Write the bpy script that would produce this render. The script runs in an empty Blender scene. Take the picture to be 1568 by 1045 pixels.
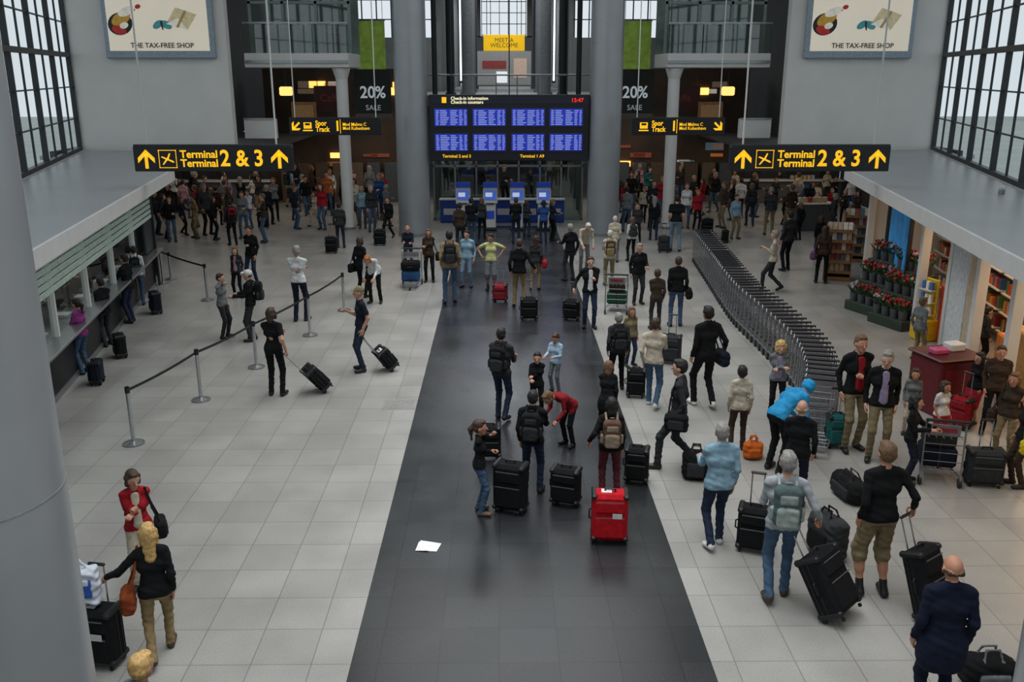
import bpy, math, random
import numpy as np
from mathutils import Vector, Matrix
random.seed(7)
S=bpy.context.scene
S.view_settings.view_transform='Standard'
X0=.26
F=1400.; CZ=5.8
PI=math.pi
PIT=math.radians(16.33); YAW=math.radians(.65)
fw=Vector((math.sin(YAW)*math.cos(PIT),math.cos(YAW)*math.cos(PIT),-math.sin(PIT)))
rt=Vector((math.cos(YAW),-math.sin(YAW),0)); up=rt.cross(fw)
cam=bpy.data.cameras.new('camera'); co=bpy.data.objects.new('camera',cam); S.collection.objects.link(co)
co.matrix_world=Matrix(((rt.x,up.x,-fw.x,0),(rt.y,up.y,-fw.y,0),(rt.z,up.z,-fw.z,CZ),(0,0,0,1)))
cam.sensor_width=36; cam.lens=36*F/1568; cam.clip_end=400
S.camera=co
def ray(px,py): return fw*F+rt*(px-784)+up*(522.5-py)
def G(px,py,z=0.):
    d=ray(px,py); t=(z-CZ)/d.z; return Vector((d.x*t,d.y*t,z))
def AY(px,py,Y):
    d=ray(px,py); t=Y/d.y; return Vector((d.x*t,Y,CZ+d.z*t))
def lin(h):
    if isinstance(h,str): c=[int(h[i:i+2],16)/255 for i in (0,2,4)]
    else: c=h
    return tuple((x/12.92 if x<=.04045 else ((x+.055)/1.055)**2.4) for x in c)+(1,)
MC={}
def mat(h,rough=.6,metal=0.,em=0.,kind='plain',name=None,scale=12.,var=.18,bump=.0):
    key=(h,rough,metal,em,kind,scale,var,bump)
    if key in MC: return MC[key]
    m=bpy.data.materials.new(name or (kind+'_'+str(h))); m.use_nodes=True
    nt=m.node_tree; b=nt.nodes['Principled BSDF']; c=lin(h)
    b.inputs['Roughness'].default_value=rough; b.inputs['Metallic'].default_value=metal
    tc=nt.nodes.new('ShaderNodeTexCoord'); nz=nt.nodes.new('ShaderNodeTexNoise')
    nz.inputs['Scale'].default_value=scale; nz.inputs['Detail'].default_value=4
    nt.links.new(tc.outputs['Object'],nz.inputs['Vector'])
    mr=nt.nodes.new('ShaderNodeMapRange'); mr.inputs['From Min'].default_value=.3; mr.inputs['From Max'].default_value=.7
    mr.inputs['To Min'].default_value=1-var; mr.inputs['To Max'].default_value=1+var
    nt.links.new(nz.outputs['Fac'],mr.inputs['Value'])
    mx=nt.nodes.new('ShaderNodeVectorMath'); mx.operation='SCALE'; mx.inputs[0].default_value=c[:3]
    nt.links.new(mr.outputs['Result'],mx.inputs['Scale'])
    nt.links.new(mx.outputs['Vector'],b.inputs['Base Color'])
    if bump>0:
        bp=nt.nodes.new('ShaderNodeBump'); bp.inputs['Strength'].default_value=bump; bp.inputs['Distance'].default_value=.01
        nt.links.new(nz.outputs['Fac'],bp.inputs['Height']); nt.links.new(bp.outputs['Normal'],b.inputs['Normal'])
    if kind=='cloth': b.inputs['Specular IOR Level'].default_value=.2
    if em>0:
        b.inputs['Emission Color'].default_value=c; b.inputs['Emission Strength'].default_value=em
    MC[key]=m; return m
def cloth(h): return mat(h,.92,0,0,'cloth',None,16.,.2,.5)
def glass(h='d8e4e0',fac=.12,name='glass'):
    key=('glass',h,fac)
    if key in MC: return MC[key]
    m=bpy.data.materials.new(name); m.use_nodes=True; nt=m.node_tree
    for n in list(nt.nodes): nt.nodes.remove(n)
    o=nt.nodes.new('ShaderNodeOutputMaterial'); a=nt.nodes.new('ShaderNodeBsdfTransparent'); g=nt.nodes.new('ShaderNodeBsdfGlossy')
    a.inputs[0].default_value=lin(h); g.inputs['Roughness'].default_value=.03
    x=nt.nodes.new('ShaderNodeMixShader'); x.inputs[0].default_value=fac
    nt.links.new(a.outputs[0],x.inputs[1]); nt.links.new(g.outputs[0],x.inputs[2]); nt.links.new(x.outputs[0],o.inputs[0])
    MC[key]=m; return m
def tilemat(name,c1,c2,grout,tile,rough,speck,ox=0,smudge=.12):
    m=bpy.data.materials.new(name); m.use_nodes=True; nt=m.node_tree; b=nt.nodes['Principled BSDF']
    tc=nt.nodes.new('ShaderNodeTexCoord'); mp=nt.nodes.new('ShaderNodeMapping'); mp.inputs['Location'].default_value=(ox,0,0)
    br=nt.nodes.new('ShaderNodeTexBrick'); br.offset=0; br.squash=1
    br.inputs['Color1'].default_value=lin(c1); br.inputs['Color2'].default_value=lin(c2); br.inputs['Mortar'].default_value=lin(grout)
    br.inputs['Scale'].default_value=1; br.inputs['Mortar Size'].default_value=.005; br.inputs['Mortar Smooth'].default_value=.2
    br.inputs['Brick Width'].default_value=tile; br.inputs['Row Height'].default_value=tile; br.inputs['Bias'].default_value=0
    nt.links.new(tc.outputs['Object'],mp.inputs[0]); nt.links.new(mp.outputs[0],br.inputs['Vector'])
    n1=nt.nodes.new('ShaderNodeTexNoise'); n1.inputs['Scale'].default_value=60; n1.inputs['Detail'].default_value=3
    n2=nt.nodes.new('ShaderNodeTexNoise'); n2.inputs['Scale'].default_value=.9; n2.inputs['Detail'].default_value=6
    nt.links.new(tc.outputs['Object'],n1.inputs[0]); nt.links.new(tc.outputs['Object'],n2.inputs[0])
    def mr(n,a):
        r=nt.nodes.new('ShaderNodeMapRange'); r.inputs['From Min'].default_value=.3; r.inputs['From Max'].default_value=.7
        r.inputs['To Min'].default_value=1-a; r.inputs['To Max'].default_value=1+a; nt.links.new(n.outputs['Fac'],r.inputs[0]); return r
    r1=mr(n1,speck); r2=mr(n2,smudge)
    mu=nt.nodes.new('ShaderNodeMath'); mu.operation='MULTIPLY'; nt.links.new(r1.outputs[0],mu.inputs[0]); nt.links.new(r2.outputs[0],mu.inputs[1])
    vs=nt.nodes.new('ShaderNodeVectorMath'); vs.operation='SCALE'; nt.links.new(br.outputs['Color'],vs.inputs[0]); nt.links.new(mu.outputs[0],vs.inputs['Scale'])
    nt.links.new(vs.outputs['Vector'],b.inputs['Base Color'])
    rr=nt.nodes.new('ShaderNodeMapRange'); rr.inputs['To Min'].default_value=rough-.12; rr.inputs['To Max'].default_value=rough+.12
    nt.links.new(n2.outputs['Fac'],rr.inputs[0]); nt.links.new(rr.outputs[0],b.inputs['Roughness'])
    return m
class MB:
    def __init__(s): s.v=[];s.f=[];s.m=[];s.sm=[];s.mats=[]
    def mi(s,m):
        if m not in s.mats: s.mats.append(m)
        return s.mats.index(m)
    def add(s,vs,fs,m,smooth=False):
        o=len(s.v); s.v+= [tuple(v) for v in vs]; i=s.mi(m)
        for f in fs: s.f.append(tuple(o+j for j in f)); s.m.append(i); s.sm.append(smooth)
    def box(s,c,size,m,R=None,b=0.):
        c=Vector(c); h=[x/2 for x in size]; b=min(b,min(h)*.95)
        vs=[];idx={}
        if b<=0:
            for sx in(-1,1):
                for sy in(-1,1):
                    for sz in(-1,1): idx[(sx,sy,sz)]=len(vs); vs.append(Vector((sx*h[0],sy*h[1],sz*h[2])))
            fs=[]
            for a in range(3):
                u,w=[(1,2),(2,0),(0,1)][a]
                for sg in(-1,1):
                    q=[]
                    for (p,r) in ((-1,-1),(1,-1),(1,1),(-1,1)):
                        k=[0,0,0];k[a]=sg;k[u]=p;k[w]=r;q.append(idx[tuple(k)])
                    fs.append(q if sg>0 else q[::-1])
        else:
            for sx in(-1,1):
                for sy in(-1,1):
                    for sz in(-1,1):
                        for a in range(3):
                            sg=(sx,sy,sz); p=[sg[i]*(h[i] if i==a else h[i]-b) for i in range(3)]
                            idx[(sx,sy,sz,a)]=len(vs); vs.append(Vector(p))
            fs=[]
            for a in range(3):
                u,w=[(1,2),(2,0),(0,1)][a]
                for sg in(-1,1):
                    q=[]
                    for (p,r) in ((-1,-1),(1,-1),(1,1),(-1,1)):
                        k=[0,0,0];k[a]=sg;k[u]=p;k[w]=r;q.append(idx[tuple(k)+(a,)])
                    fs.append(q)
                for p in(-1,1):
                    for r in(-1,1):
                        k1=[0,0,0];k1[a]=-1;k1[u]=p;k1[w]=r
                        k2=list(k1);k2[a]=1
                        fs.append([idx[tuple(k1)+(u,)],idx[tuple(k2)+(u,)],idx[tuple(k2)+(w,)],idx[tuple(k1)+(w,)]])
            for sx in(-1,1):
                for sy in(-1,1):
                    for sz in(-1,1): fs.append([idx[(sx,sy,sz,a)] for a in range(3)])
            o=[]
            for f in fs:
                p=[vs[i] for i in f]; n=(p[1]-p[0]).cross(p[2]-p[0]); cc=sum(p,Vector())/len(p)
                o.append(f if n.dot(cc)>0 else f[::-1])
            fs=o
        if R is not None: vs=[R@v for v in vs]
        s.add([v+c for v in vs],fs,m)
    def cyl(s,p0,p1,r,m,r1=None,n=12,caps=True,smooth=True):
        p0=Vector(p0);p1=Vector(p1); r1=r if r1 is None else r1
        z=(p1-p0).normalized(); x=z.orthogonal().normalized(); y=z.cross(x)
        vs=[]
        for (p,q) in((p0,r),(p1,r1)):
            for i in range(n):
                a=2*PI*i/n; vs.append(p+(x*math.cos(a)+y*math.sin(a))*q)
        s.add(vs,[(i,(i+1)%n,n+(i+1)%n,n+i) for i in range(n)],m,smooth)
        if caps: s.add(vs,[tuple(range(n))[::-1],tuple(range(n,2*n))],m)
    def tube(s,pts,r,m,n=6):
        for a,b in zip(pts[:-1],pts[1:]): s.cyl(a,b,r,m,n=n,caps=True)
        for p in pts[1:-1]: s.ball(p,r,m,6,4)
    def ball(s,c,r,m,n=10,k=6):
        r=(r,r,r) if not hasattr(r,'__len__') else r
        vs=[];fs=[]
        for j in range(k+1):
            t=PI*j/k
            for i in range(n):
                a=2*PI*i/n; vs.append((c[0]+r[0]*math.sin(t)*math.cos(a),c[1]+r[1]*math.sin(t)*math.sin(a),c[2]-r[2]*math.cos(t)))
        for j in range(k):
            for i in range(n): fs.append((j*n+i,j*n+(i+1)%n,(j+1)*n+(i+1)%n,(j+1)*n+i))
        s.add(vs,fs,m,True)
    def poly(s,pts,m): s.add(pts,[tuple(range(len(pts)))],m)
    def prism(s,pts,z0,z1,m):
        n=len(pts); A=sum(pts[i][0]*pts[(i+1)%n][1]-pts[(i+1)%n][0]*pts[i][1] for i in range(n))
        if A<0: pts=pts[::-1]
        vs=[(p[0],p[1],z0) for p in pts]+[(p[0],p[1],z1) for p in pts]
        s.add(vs,[tuple(range(n))[::-1],tuple(range(n,2*n))]+[(i,(i+1)%n,n+(i+1)%n,n+i) for i in range(n)],m)
    def mesh(s,name):
        me=bpy.data.meshes.new(name); me.from_pydata(s.v,[],s.f); 
        for m in s.mats: me.materials.append(m)
        me.polygons.foreach_set('material_index',s.m); me.polygons.foreach_set('use_smooth',s.sm); me.update(); return me
    def obj(s,name,loc=(0,0,0),rz=0.,parent=None,M=None):
        o=bpy.data.objects.new(name,s.mesh(name)); S.collection.objects.link(o)
        if M is not None: o.matrix_world=M
        else: o.location=loc; o.rotation_euler=(0,0,rz)
        if parent: o.parent=parent
        return o
def empty(name,loc=(0,0,0),rz=0.):
    e=bpy.data.objects.new(name,None); S.collection.objects.link(e); e.location=loc; e.rotation_euler=(0,0,rz); return e
def text(st,size,loc,m,parent=None,align='LEFT',rz=0.,bold=.0,name='lettering',sx=1.,tilt=90):
    c=bpy.data.curves.new(name,'FONT'); c.body=st; c.size=size; c.align_x=align; c.align_y='CENTER'; c.offset=bold; c.extrude=.003
    c.space_line=.85; c.resolution_u=3
    c.materials.append(m); o=bpy.data.objects.new(name,c); S.collection.objects.link(o)
    o.location=loc; o.rotation_euler=(math.radians(tilt),0,rz); o.scale=(sx,1,1)
    if parent: o.parent=parent
    return o
def area(name,loc,sx,sy,e,col=(1,1,1),rot=(0,0,0),spread=180):
    l=bpy.data.lights.new(name,'AREA'); l.shape='RECTANGLE'; l.size=sx; l.size_y=sy; l.energy=e; l.color=col; l.spread=math.radians(spread)
    o=bpy.data.objects.new(name,l); S.collection.objects.link(o); o.location=loc; o.rotation_euler=rot; return o
w=bpy.data.worlds.new('overcast_sky'); S.world=w; w.use_nodes=True
bg=w.node_tree.nodes['Background']; bg.inputs[0].default_value=(.76,.83,.88,1); bg.inputs[1].default_value=.95
# ---------------------------------------------------------------- room shell
M_wall=mat('d6d5d2',.7,name='painted_wall',scale=1.2,var=.04)
M_white=mat('d0d0ce',.5,name='white_paint',scale=3,var=.04)
M_dark=mat('17191b',.5,name='dark_steel',scale=3,var=.1)
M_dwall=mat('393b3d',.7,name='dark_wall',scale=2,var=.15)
M_steel=mat('9a9da0',.3,.8,name='brushed_steel',scale=20,var=.1)
M_chrome=mat('b8bbbe',.2,.9,name='polished_steel',scale=20,var=.05)
M_col=mat('989ca0',.33,.3,name='column_paint',scale=1.5,var=.05)
M_frame=mat('2a2f33',.5,name='window_frame_paint',var=.05)
M_glass=glass('f4f8f8',.04,'window_glass'); M_green=glass('9fb8ae',.15,'green_glass'); M_clear=glass('c9d2d0',.18,'shop_glass')
FL=tilemat('granite_tiles','9a9996','8f8e8b','6a6a68',.62,.33,.13,.1,smudge=.14)
FD=tilemat('dark_slate_tiles','282a2d','303235','191b1d',.62,.27,.2,.04,.3)
xl=G(530,1045).x; xr=G(1100,1045).x
b=MB()
for (x0,x1,mm) in ((-30,xl,FL),(xl,xr,FD),(xr,30,FL)):
    b.add([(x0,-8,0),(x1,-8,0),(x1,36,0),(x0,36,0)],[(0,1,2,3)],mm)
b.add([(-30,36,0),(30,36,0),(30,96,0),(-30,96,0)],[(0,1,2,3)],FL)
b.add([(-30,-8,-.3),(30,-8,-.3),(30,96,-.3),(-30,96,-.3)],[(3,2,1,0)],M_dwall)
b.obj('floor')
T15=math.tan(math.radians(15)); AW=15.1
def wx(Y): return AW-(33-Y)*T15
HC=13.
wn=0
for q,side in((-1,'left'),(1,'right')):
    p0=Vector((X0+q*wx(-7),-7,0)); p1=Vector((X0+q*AW,33,0)); L=(p1-p0).length
    ang=math.atan2((p1-p0).y,(p1-p0).x)
    b=MB()
    b.box((L/2,0,1.6),(L,.25,3.2),M_wall); b.box((L/2,0,HC-.3),(L,.25,.6),M_wall)
    b.obj('wall_'+side,p0,ang)
    b=MB(); n=int(L/1.45)
    for i in range(n+1):
        x=L-i*1.45-.06
        hv=(i%2==0); b.box((x,0,7.9),(.11 if hv else .035,.15 if hv else .06,9.4),M_frame)
    for z in (3.25,4.3,5.35,6.4,7.45,8.5,9.55,10.6,11.6,12.45):
        hv=z in(3.25,6.4,9.55); b.box((L/2,0,z),(L,.16 if hv else .06,.15 if hv else .04),M_frame)
    b.add([(0,0,3.2),(L,0,3.2),(L,0,12.5),(0,0,12.5)],[(0,1,2,3)],M_glass)
    wn+=1; b.obj('window_%d'%wn,p0,ang)
    xe=9.66
    b=MB(); b.box((X0+q*(AW+xe)/2,33.2,(HC+3.05)/2),(AW-xe,.4,HC-3.05),M_wall)
    b.box((X0+q*(AW+xe)/2,33.2,3.0),(AW-xe,.5,.12),M_dark)
    b.obj('wall_back_'+side)
b=MB(); b.box((X0,-7.1,HC/2),(14,.2,HC),M_wall); b.obj('wall_front')
b=MB()
for q in(-1,1):
    b.prism([(X0+q*3.5,-7),(X0+q*wx(-7),-7),(X0+q*AW,33),(X0+q*AW,36),(X0+q*3.5,36)],HC,HC+.3,M_wall)
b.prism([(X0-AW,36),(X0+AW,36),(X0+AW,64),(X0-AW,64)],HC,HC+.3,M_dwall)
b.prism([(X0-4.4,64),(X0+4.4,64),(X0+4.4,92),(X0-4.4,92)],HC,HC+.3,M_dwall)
b.obj('ceiling')
b=MB()
for i in range(23): b.box((X0,-7+i*1.95,HC+.1),(7,.08,.2),M_white)
for x in(-2.3,0,2.3): b.box((X0+x,14.5,HC+.12),(.1,43,.2),M_white)
b.add([(X0-3.5,-7,HC+.25),(X0+3.5,-7,HC+.25),(X0+3.5,36,HC+.25),(X0-3.5,36,HC+.25)],[(0,1,2,3)],M_glass)
b.obj('window_3')
wg=mat('858889',.7,name='far_hall_plaster',scale=1,var=.1)
for q,side in((-1,'left'),(1,'right')):
    b=MB(); b.box((X0+q*12.2,50.5,HC/2+1.6),(.3,22.8,HC-3.3),M_dwall); b.obj('wall_side_'+side)
    b=MB(); b.box((X0+q*8.2,62,4),(7.7,.3,8),wg); b.box((X0+q*8.2,62,11.6),(7.7,.3,2.7),wg); b.obj('wall_rear_'+side)
    b=MB()
    for i in range(9): b.box((X0+q*(4.45+i*.94),62,9.1),(.06,.2,2.3),M_dark)
    b.box((X0+q*8.2,62,9.1),(7.7,.1,.06),M_dark); wn+=1; b.obj('window_%d'%(wn+1))
    b=MB(); b.box((X0+q*4.3,77,HC/2),(.3,29.6,HC),wg); b.obj('wall_corridor_'+side)
b=MB(); b.box((X0,92,4.6),(8.2,.3,9.2),mat('7b7f82',.7,name='grey_wall'))
for q in(-1,1): b.box((X0+q*3.15,92,11),(1.9,.3,3.8),wg)
b.obj('wall_end')
b=MB()
for i in range(6): b.box((X0-2.1+i*.84,92,11),(.06,.2,3.8),M_frame)
for z in(9.3,10.3,11.3,12.3): b.box((X0,92,z),(4.3,.2,.06),M_frame)
b.obj('window_6')
b=MB(); b.box((X0,53.3,4.5),(17.4,16.4,.35),wg); b.box((X0,74.8,4.5),(8.,26,.35),wg)
b.box((X0,45.05,4.55),(17.4,.12,.5),mat('8a8c8e',.6,name='slab_edge'))
for i in range(18): b.cyl((X0-8.5+i,45.15,4.7),(X0-8.5+i,45.15,5.7),.025,M_steel,n=6)
b.cyl((X0-8.6,45.15,5.72),(X0+8.6,45.15,5.72),.04,M_steel,n=8)
b.obj('mezzanine')
M_warm=mat('ffb45a',.5,em=2.2,name='warm_lamp'); M_cool=mat('e8f0ff',.5,em=4,name='white_tube_lamp')
for q in(-1,1):
    gs=mat('7d8b88',.5,name='green_grey_steel')
    e=empty('balcony',(X0,0,0)); b=MB()
    xm=q*(9.6+5.82)/2; wd=9.6-5.82
    b.box((xm,36.4,6.25),(wd,3,.5),M_white,b=.02); b.box((xm,34.86,6.2),(wd,.06,.1),M_steel)
    b.add([(xm-wd/2,34.95,6.5),(xm+wd/2,34.95,6.5),(xm+wd/2,34.95,7.5),(xm-wd/2,34.95,7.5)],[(0,1,2,3)],M_green)
    for i in range(4): b.box((xm-wd/2+.03+i*(wd-.06)/3,34.98,7.),(.05,.06,1.05),M_steel)
    b.box((xm,34.98,7.55),(wd,.08,.06),M_steel)
    for i in range(4): b.box((xm-wd/2+.06+i*(wd-.12)/3,35.9,9.7),(.1,.1,6.5),gs)
    for z in(8.3,10.2,12): b.box((xm,35.9,z),(wd,.1,.1),gs)
    b.add([(xm-wd/2,35.95,6.5),(xm+wd/2,35.95,6.5),(xm+wd/2,35.95,12.9),(xm-wd/2,35.95,12.9)],[(0,1,2,3)],M_green)
    b.box((xm,37.8,9.7),(wd,.1,6.4),mat('6c7b78',.8,name='teal_wall',scale=1.2,var=.4))
    for i in range(3):
        b.box((xm-1.2+i*1.1,37.0,6.9),(.7,.4,.7),mat('2b3534',.7,name='dark_cabinet'),b=.04)
        b.ball((xm-1.1+i*1.1,36.8,7.5),(.18,.18,.12),mat('b7c2bf',.5,name='lamp_shade'))
    b.obj('balcony_structure',parent=e)
    area('balcony_room_lamp',(X0+xm,37,12.5),3,1.2,60,(.9,1,.97))
    b=MB(); b.cyl((0,0,0),(0,0,5.6),.22,M_white,n=24); b.cyl((0,0,5.6),(0,0,5.98),.22,M_white,.34,n=24); b.cyl((0,0,0),(0,0,.1),.25,M_steel,n=24); b.obj('slim_column',(X0+q*6.17,35.3,0))
    b=MB(); b.box((0,0,0),(1.15,.3,.7),M_white,b=.02); b.box((0,-.16,.36),(1.15,.06,.05),M_steel); b.obj('parapet_panel',(X0+q*9.05,34.4,3.85))
    b=MB()
    b.box((q*7.6,43.9,3.0),(7.2,.3,6.),mat('4a3a2e',.7,name='brown_wall',scale=1.,var=.3))
    for i in range(16):
        x=q*(4.4+random.random()*6.2); z=random.choice((1.7,2.1,2.5,5.0,5.3)); 
        b.box((x,43.7,z),(.5+random.random()*.5,.06,.1+random.random()*.25),random.choice((M_warm,mat('b0622a',.6,em=.4,name='orange_sign'),mat('7a6a55',.6,em=.25,name='shop_display'),mat('d8cfb8',.6,em=.35,name='cream_display'),mat('8a4a3a',.6,em=.2),mat('5f7a86',.6,em=.2))))
    for i in range(8): b.box((q*(4.6+i*.8),43.3,.9),(.6,.5,1.8),mat(random.choice(('5a4a3c','4a4f56','6a5a4a')),.7),b=.02)
    b.obj('shop_front',(X0,0,0))
    e=empty('cafe_sign',(X0+q*7.3,39.5,4.75)); b=MB(); b.box((0,0,0),(1.5,.1,1.1),mat('3a1714',.6,name='cafe_sign_board'),b=.02); b.cyl((-.6,0,.55),(-.6,0,1.5),.015,M_dark); b.cyl((.6,0,.55),(.6,0,1.5),.015,M_dark); b.obj('panel',parent=e)
    text('Caffe',.42,(-.5,-.07,.05),mat('6e3028',.6,em=.1),e)
    b=MB(); b.box((0,0,0),(.5,.3,.35),mat('ffae60',.5,em=2.,name='amber_lamp'),b=.05); b.cyl((0,0,.17),(0,0,.8),.015,M_dark); b.obj('pendant_lamp',(X0+q*9.0,38.6,5.1))
    b=MB(); b.box((0,0,0),(1.,.1,.85),mat('7d5a38',.6,em=.1,name='poster_brown'),b=.01); b.box((0,-.06,0),(.8,.02,.6),mat('a07a50',.6,em=.1)); b.obj('hanging_poster',(X0+q*8.3,38.5,4.25))
    b=MB()
    b.prism([(X0+q*8.8,33.5),(X0+q*15.9,33.5),(X0+q*15.9,43.7),(X0+q*8.8,43.7)],3.06,3.2,M_dwall)
    for i in range(5):
        for j in range(3): b.box((X0+q*(9.6+i*1.25),34.8+j*3,3.045),(.25,.25,.03),M_warm if (i+j)%2 else M_cool)
    b.obj('ceiling_lower')
    b=MB(); b.box((X0+q*13.6,44.1,1.55),(4.6,.2,3.0),mat('4a4c4f',.7,name='rear_wall',scale=1.5,var=.2))
    for i in range(4): b.box((X0+q*(11.9+i*1.15),43.95,1.9),(.8,.06,.7),mat(random.choice(('8a8f96','b0a890','6a7078','9a5a3a')),.6,em=.15,name='wall_panel'))
    b.box((X0+q*16.1,38.6,1.6),(.2,11.2,3.1),M_dwall)
    b.obj('wall_lower_'+('left' if q<0 else 'right'))
    b=MB(); b.box((0,0,.5),(4.6,.6,1.0),mat('5c5a57',.6),b=.03); b.box((0,-.05,1.03),(4.8,.8,.06),M_white,b=.02)
    for i in range(3): b.box((-1.6+i*1.6,.1,1.28),(.45,.06,.36),M_dark,b=.02); b.box((-1.6+i*1.6,.1,1.1),(.08,.08,.1),M_dark)
    b.obj('service_counter',(X0+q*13.2,42.8,0))
    Yb=39.; bx=AY(568 if q<0 else 975,70,Yb).x
    e=empty('sale_banner',(bx,Yb,0)); b=MB(); gz0=AY(0,106,Yb).z; gz1=AY(0,32,Yb).z
    grn=mat('7d9a3c',.6,em=.15,name='leaf_green_banner',scale=3,var=.45)
    b.box((0,0,(gz0+gz1)/2),(1.15,.04,gz1-gz0),grn)
    kz0=AY(0,186,Yb).z; b.box((0,0,(gz0+kz0)/2),(1.5,.05,gz0-kz0-.05),mat('0c0d0e',.5,name='black_banner'))
    b.cyl((-.6,0,gz1+.02),(.6,0,gz1+.02),.03,M_steel); b.cyl((-.5,0,gz1),(-.5,0,12.9),.012,M_steel,n=5); b.cyl((.5,0,gz1),(.5,0,12.9),.012,M_steel,n=5)
    b.obj('banner_cloth',parent=e)
    text('20%',.66,(0,-.04,(gz0+kz0)/2+.1),mat('c9d2d8',.5,em=.3),e,'CENTER',bold=.012,sx=.95)
    text('SALE',.3,(0,-.04,(gz0+kz0)/2-.5),mat('c9d2d8',.5,em=.15),e,'CENTER')
for q in(-1,1):
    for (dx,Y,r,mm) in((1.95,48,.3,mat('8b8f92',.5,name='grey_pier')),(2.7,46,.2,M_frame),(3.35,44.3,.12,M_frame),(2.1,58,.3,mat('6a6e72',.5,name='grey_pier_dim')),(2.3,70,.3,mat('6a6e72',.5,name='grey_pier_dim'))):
        zb=4.69 if Y>45 else 0
        b=MB(); b.cyl((0,0,0),(0,0,HC-.03-zb),r,mm,n=16); b.cyl((0,0,0),(0,0,.2),r*1.3,mm,n=16); b.cyl((0,0,HC-.4-zb),(0,0,HC-.03-zb),r,mm,r*1.3,n=16); b.obj('pier',(X0+q*dx,Y,zb))
    b=MB(); b.box((0,0,8.8),(.06,.06,6.6),M_cool); b.box((0,.08,8.8),(.16,.06,6.8),M_dark); b.box((0,.05,12.55),(.1,.1,.7),M_dark); b.obj('vertical_light_tube',(X0+q*1.95,40,0))
b=MB()
for Y in(50,60,72): b.box((X0,Y,11.6),(8.2,.2,.25),M_frame); 
for q in(-1,1): b.box((X0+q*3.6,62,11.6),(.2,28,.3),M_frame)
b.obj('roof_trusses')
e=empty('yellow_direction_sign',(X0,84,8.35)); b=MB(); b.box((0,0,0),(3.6,.12,1.35),mat('e0b000',.5,em=.55,name='yellow_sign_face'),b=.02)
b.cyl((-1.5,0,.6),(-1.5,0,4.6),.03,M_dark); b.cyl((1.5,0,.6),(1.5,0,4.6),.03,M_dark); b.obj('panel',parent=e)
text('MEET A\nWELCOME',.5,(0,-.08,.0),mat('6a5a22',.6),e,'CENTER')
b=MB(); b.box((0,0,0),(5,.2,3),mat('9c9fa0',.6,em=.15,name='pale_front')); b.box((-.9,-.12,.3),(2.2,.06,.7),mat('904040',.6,em=.2)); b.box((1.5,-.12,0),(1.2,.06,1.7),mat('c0a898',.6,em=.4)); b.box((-.2,-.12,-.8),(1,.06,1),mat('dfe5ea',.6,em=.7))
b.obj('upper_shop_front',(X0,88,6.25))
def column(x,y,r=.585):
    b=MB(); b.cyl((0,0,0),(0,0,HC-.02),r,M_col,n=48)
    for z in(3.4,6.8,10.2): b.cyl((0,0,z),(0,0,z+.01),r+.002,mat('888d92',.4,.3,name='column_joint'),n=48)
    b.cyl((0,0,0),(0,0,.12),r+.02,M_steel,n=48)
    b.obj('round_column',(x,y,0))
for q in(-1,1): column(X0+q*3.5,34)
column(-3.24,5); column(3.98,5)
b=MB(); gn=mat('a6aaa6',.9,name='apron_concrete',scale=.3,var=.1); b.add([(-140,-40,-.4),(-31,-40,-.4),(-31,140,-.4),(-140,140,-.4)],[(0,1,2,3)],gn); b.add([(31,-40,-.4),(140,-40,-.4),(140,140,-.4),(31,140,-.4)],[(0,1,2,3)],gn); b.obj('outdoor_ground')
for q in(-1,1):
    b=MB(); lf=mat('8d998a',.9,name='distant_foliage',scale=.6,var=.3)
    for i in range(26):
        y=20+i*4.5; r=3+random.random()*2; b.ball((q*(75+random.random()*5),y,2.2),(r,r,r*(.7+.5*random.random())),lf,10,7)
    b.obj('tree_line')
    b=MB(); b.box((0,0,2.7),(8,40,5.4),mat('b4b8b8',.7,name='hangar_cladding')); 
    for j in range(3): b.box((-q*4.02,0,1.2+j*1.6),(.06,38,.6),mat('7f8a92',.4))
    b.obj('distant_hangar',(q*60,62,-.4))
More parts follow.
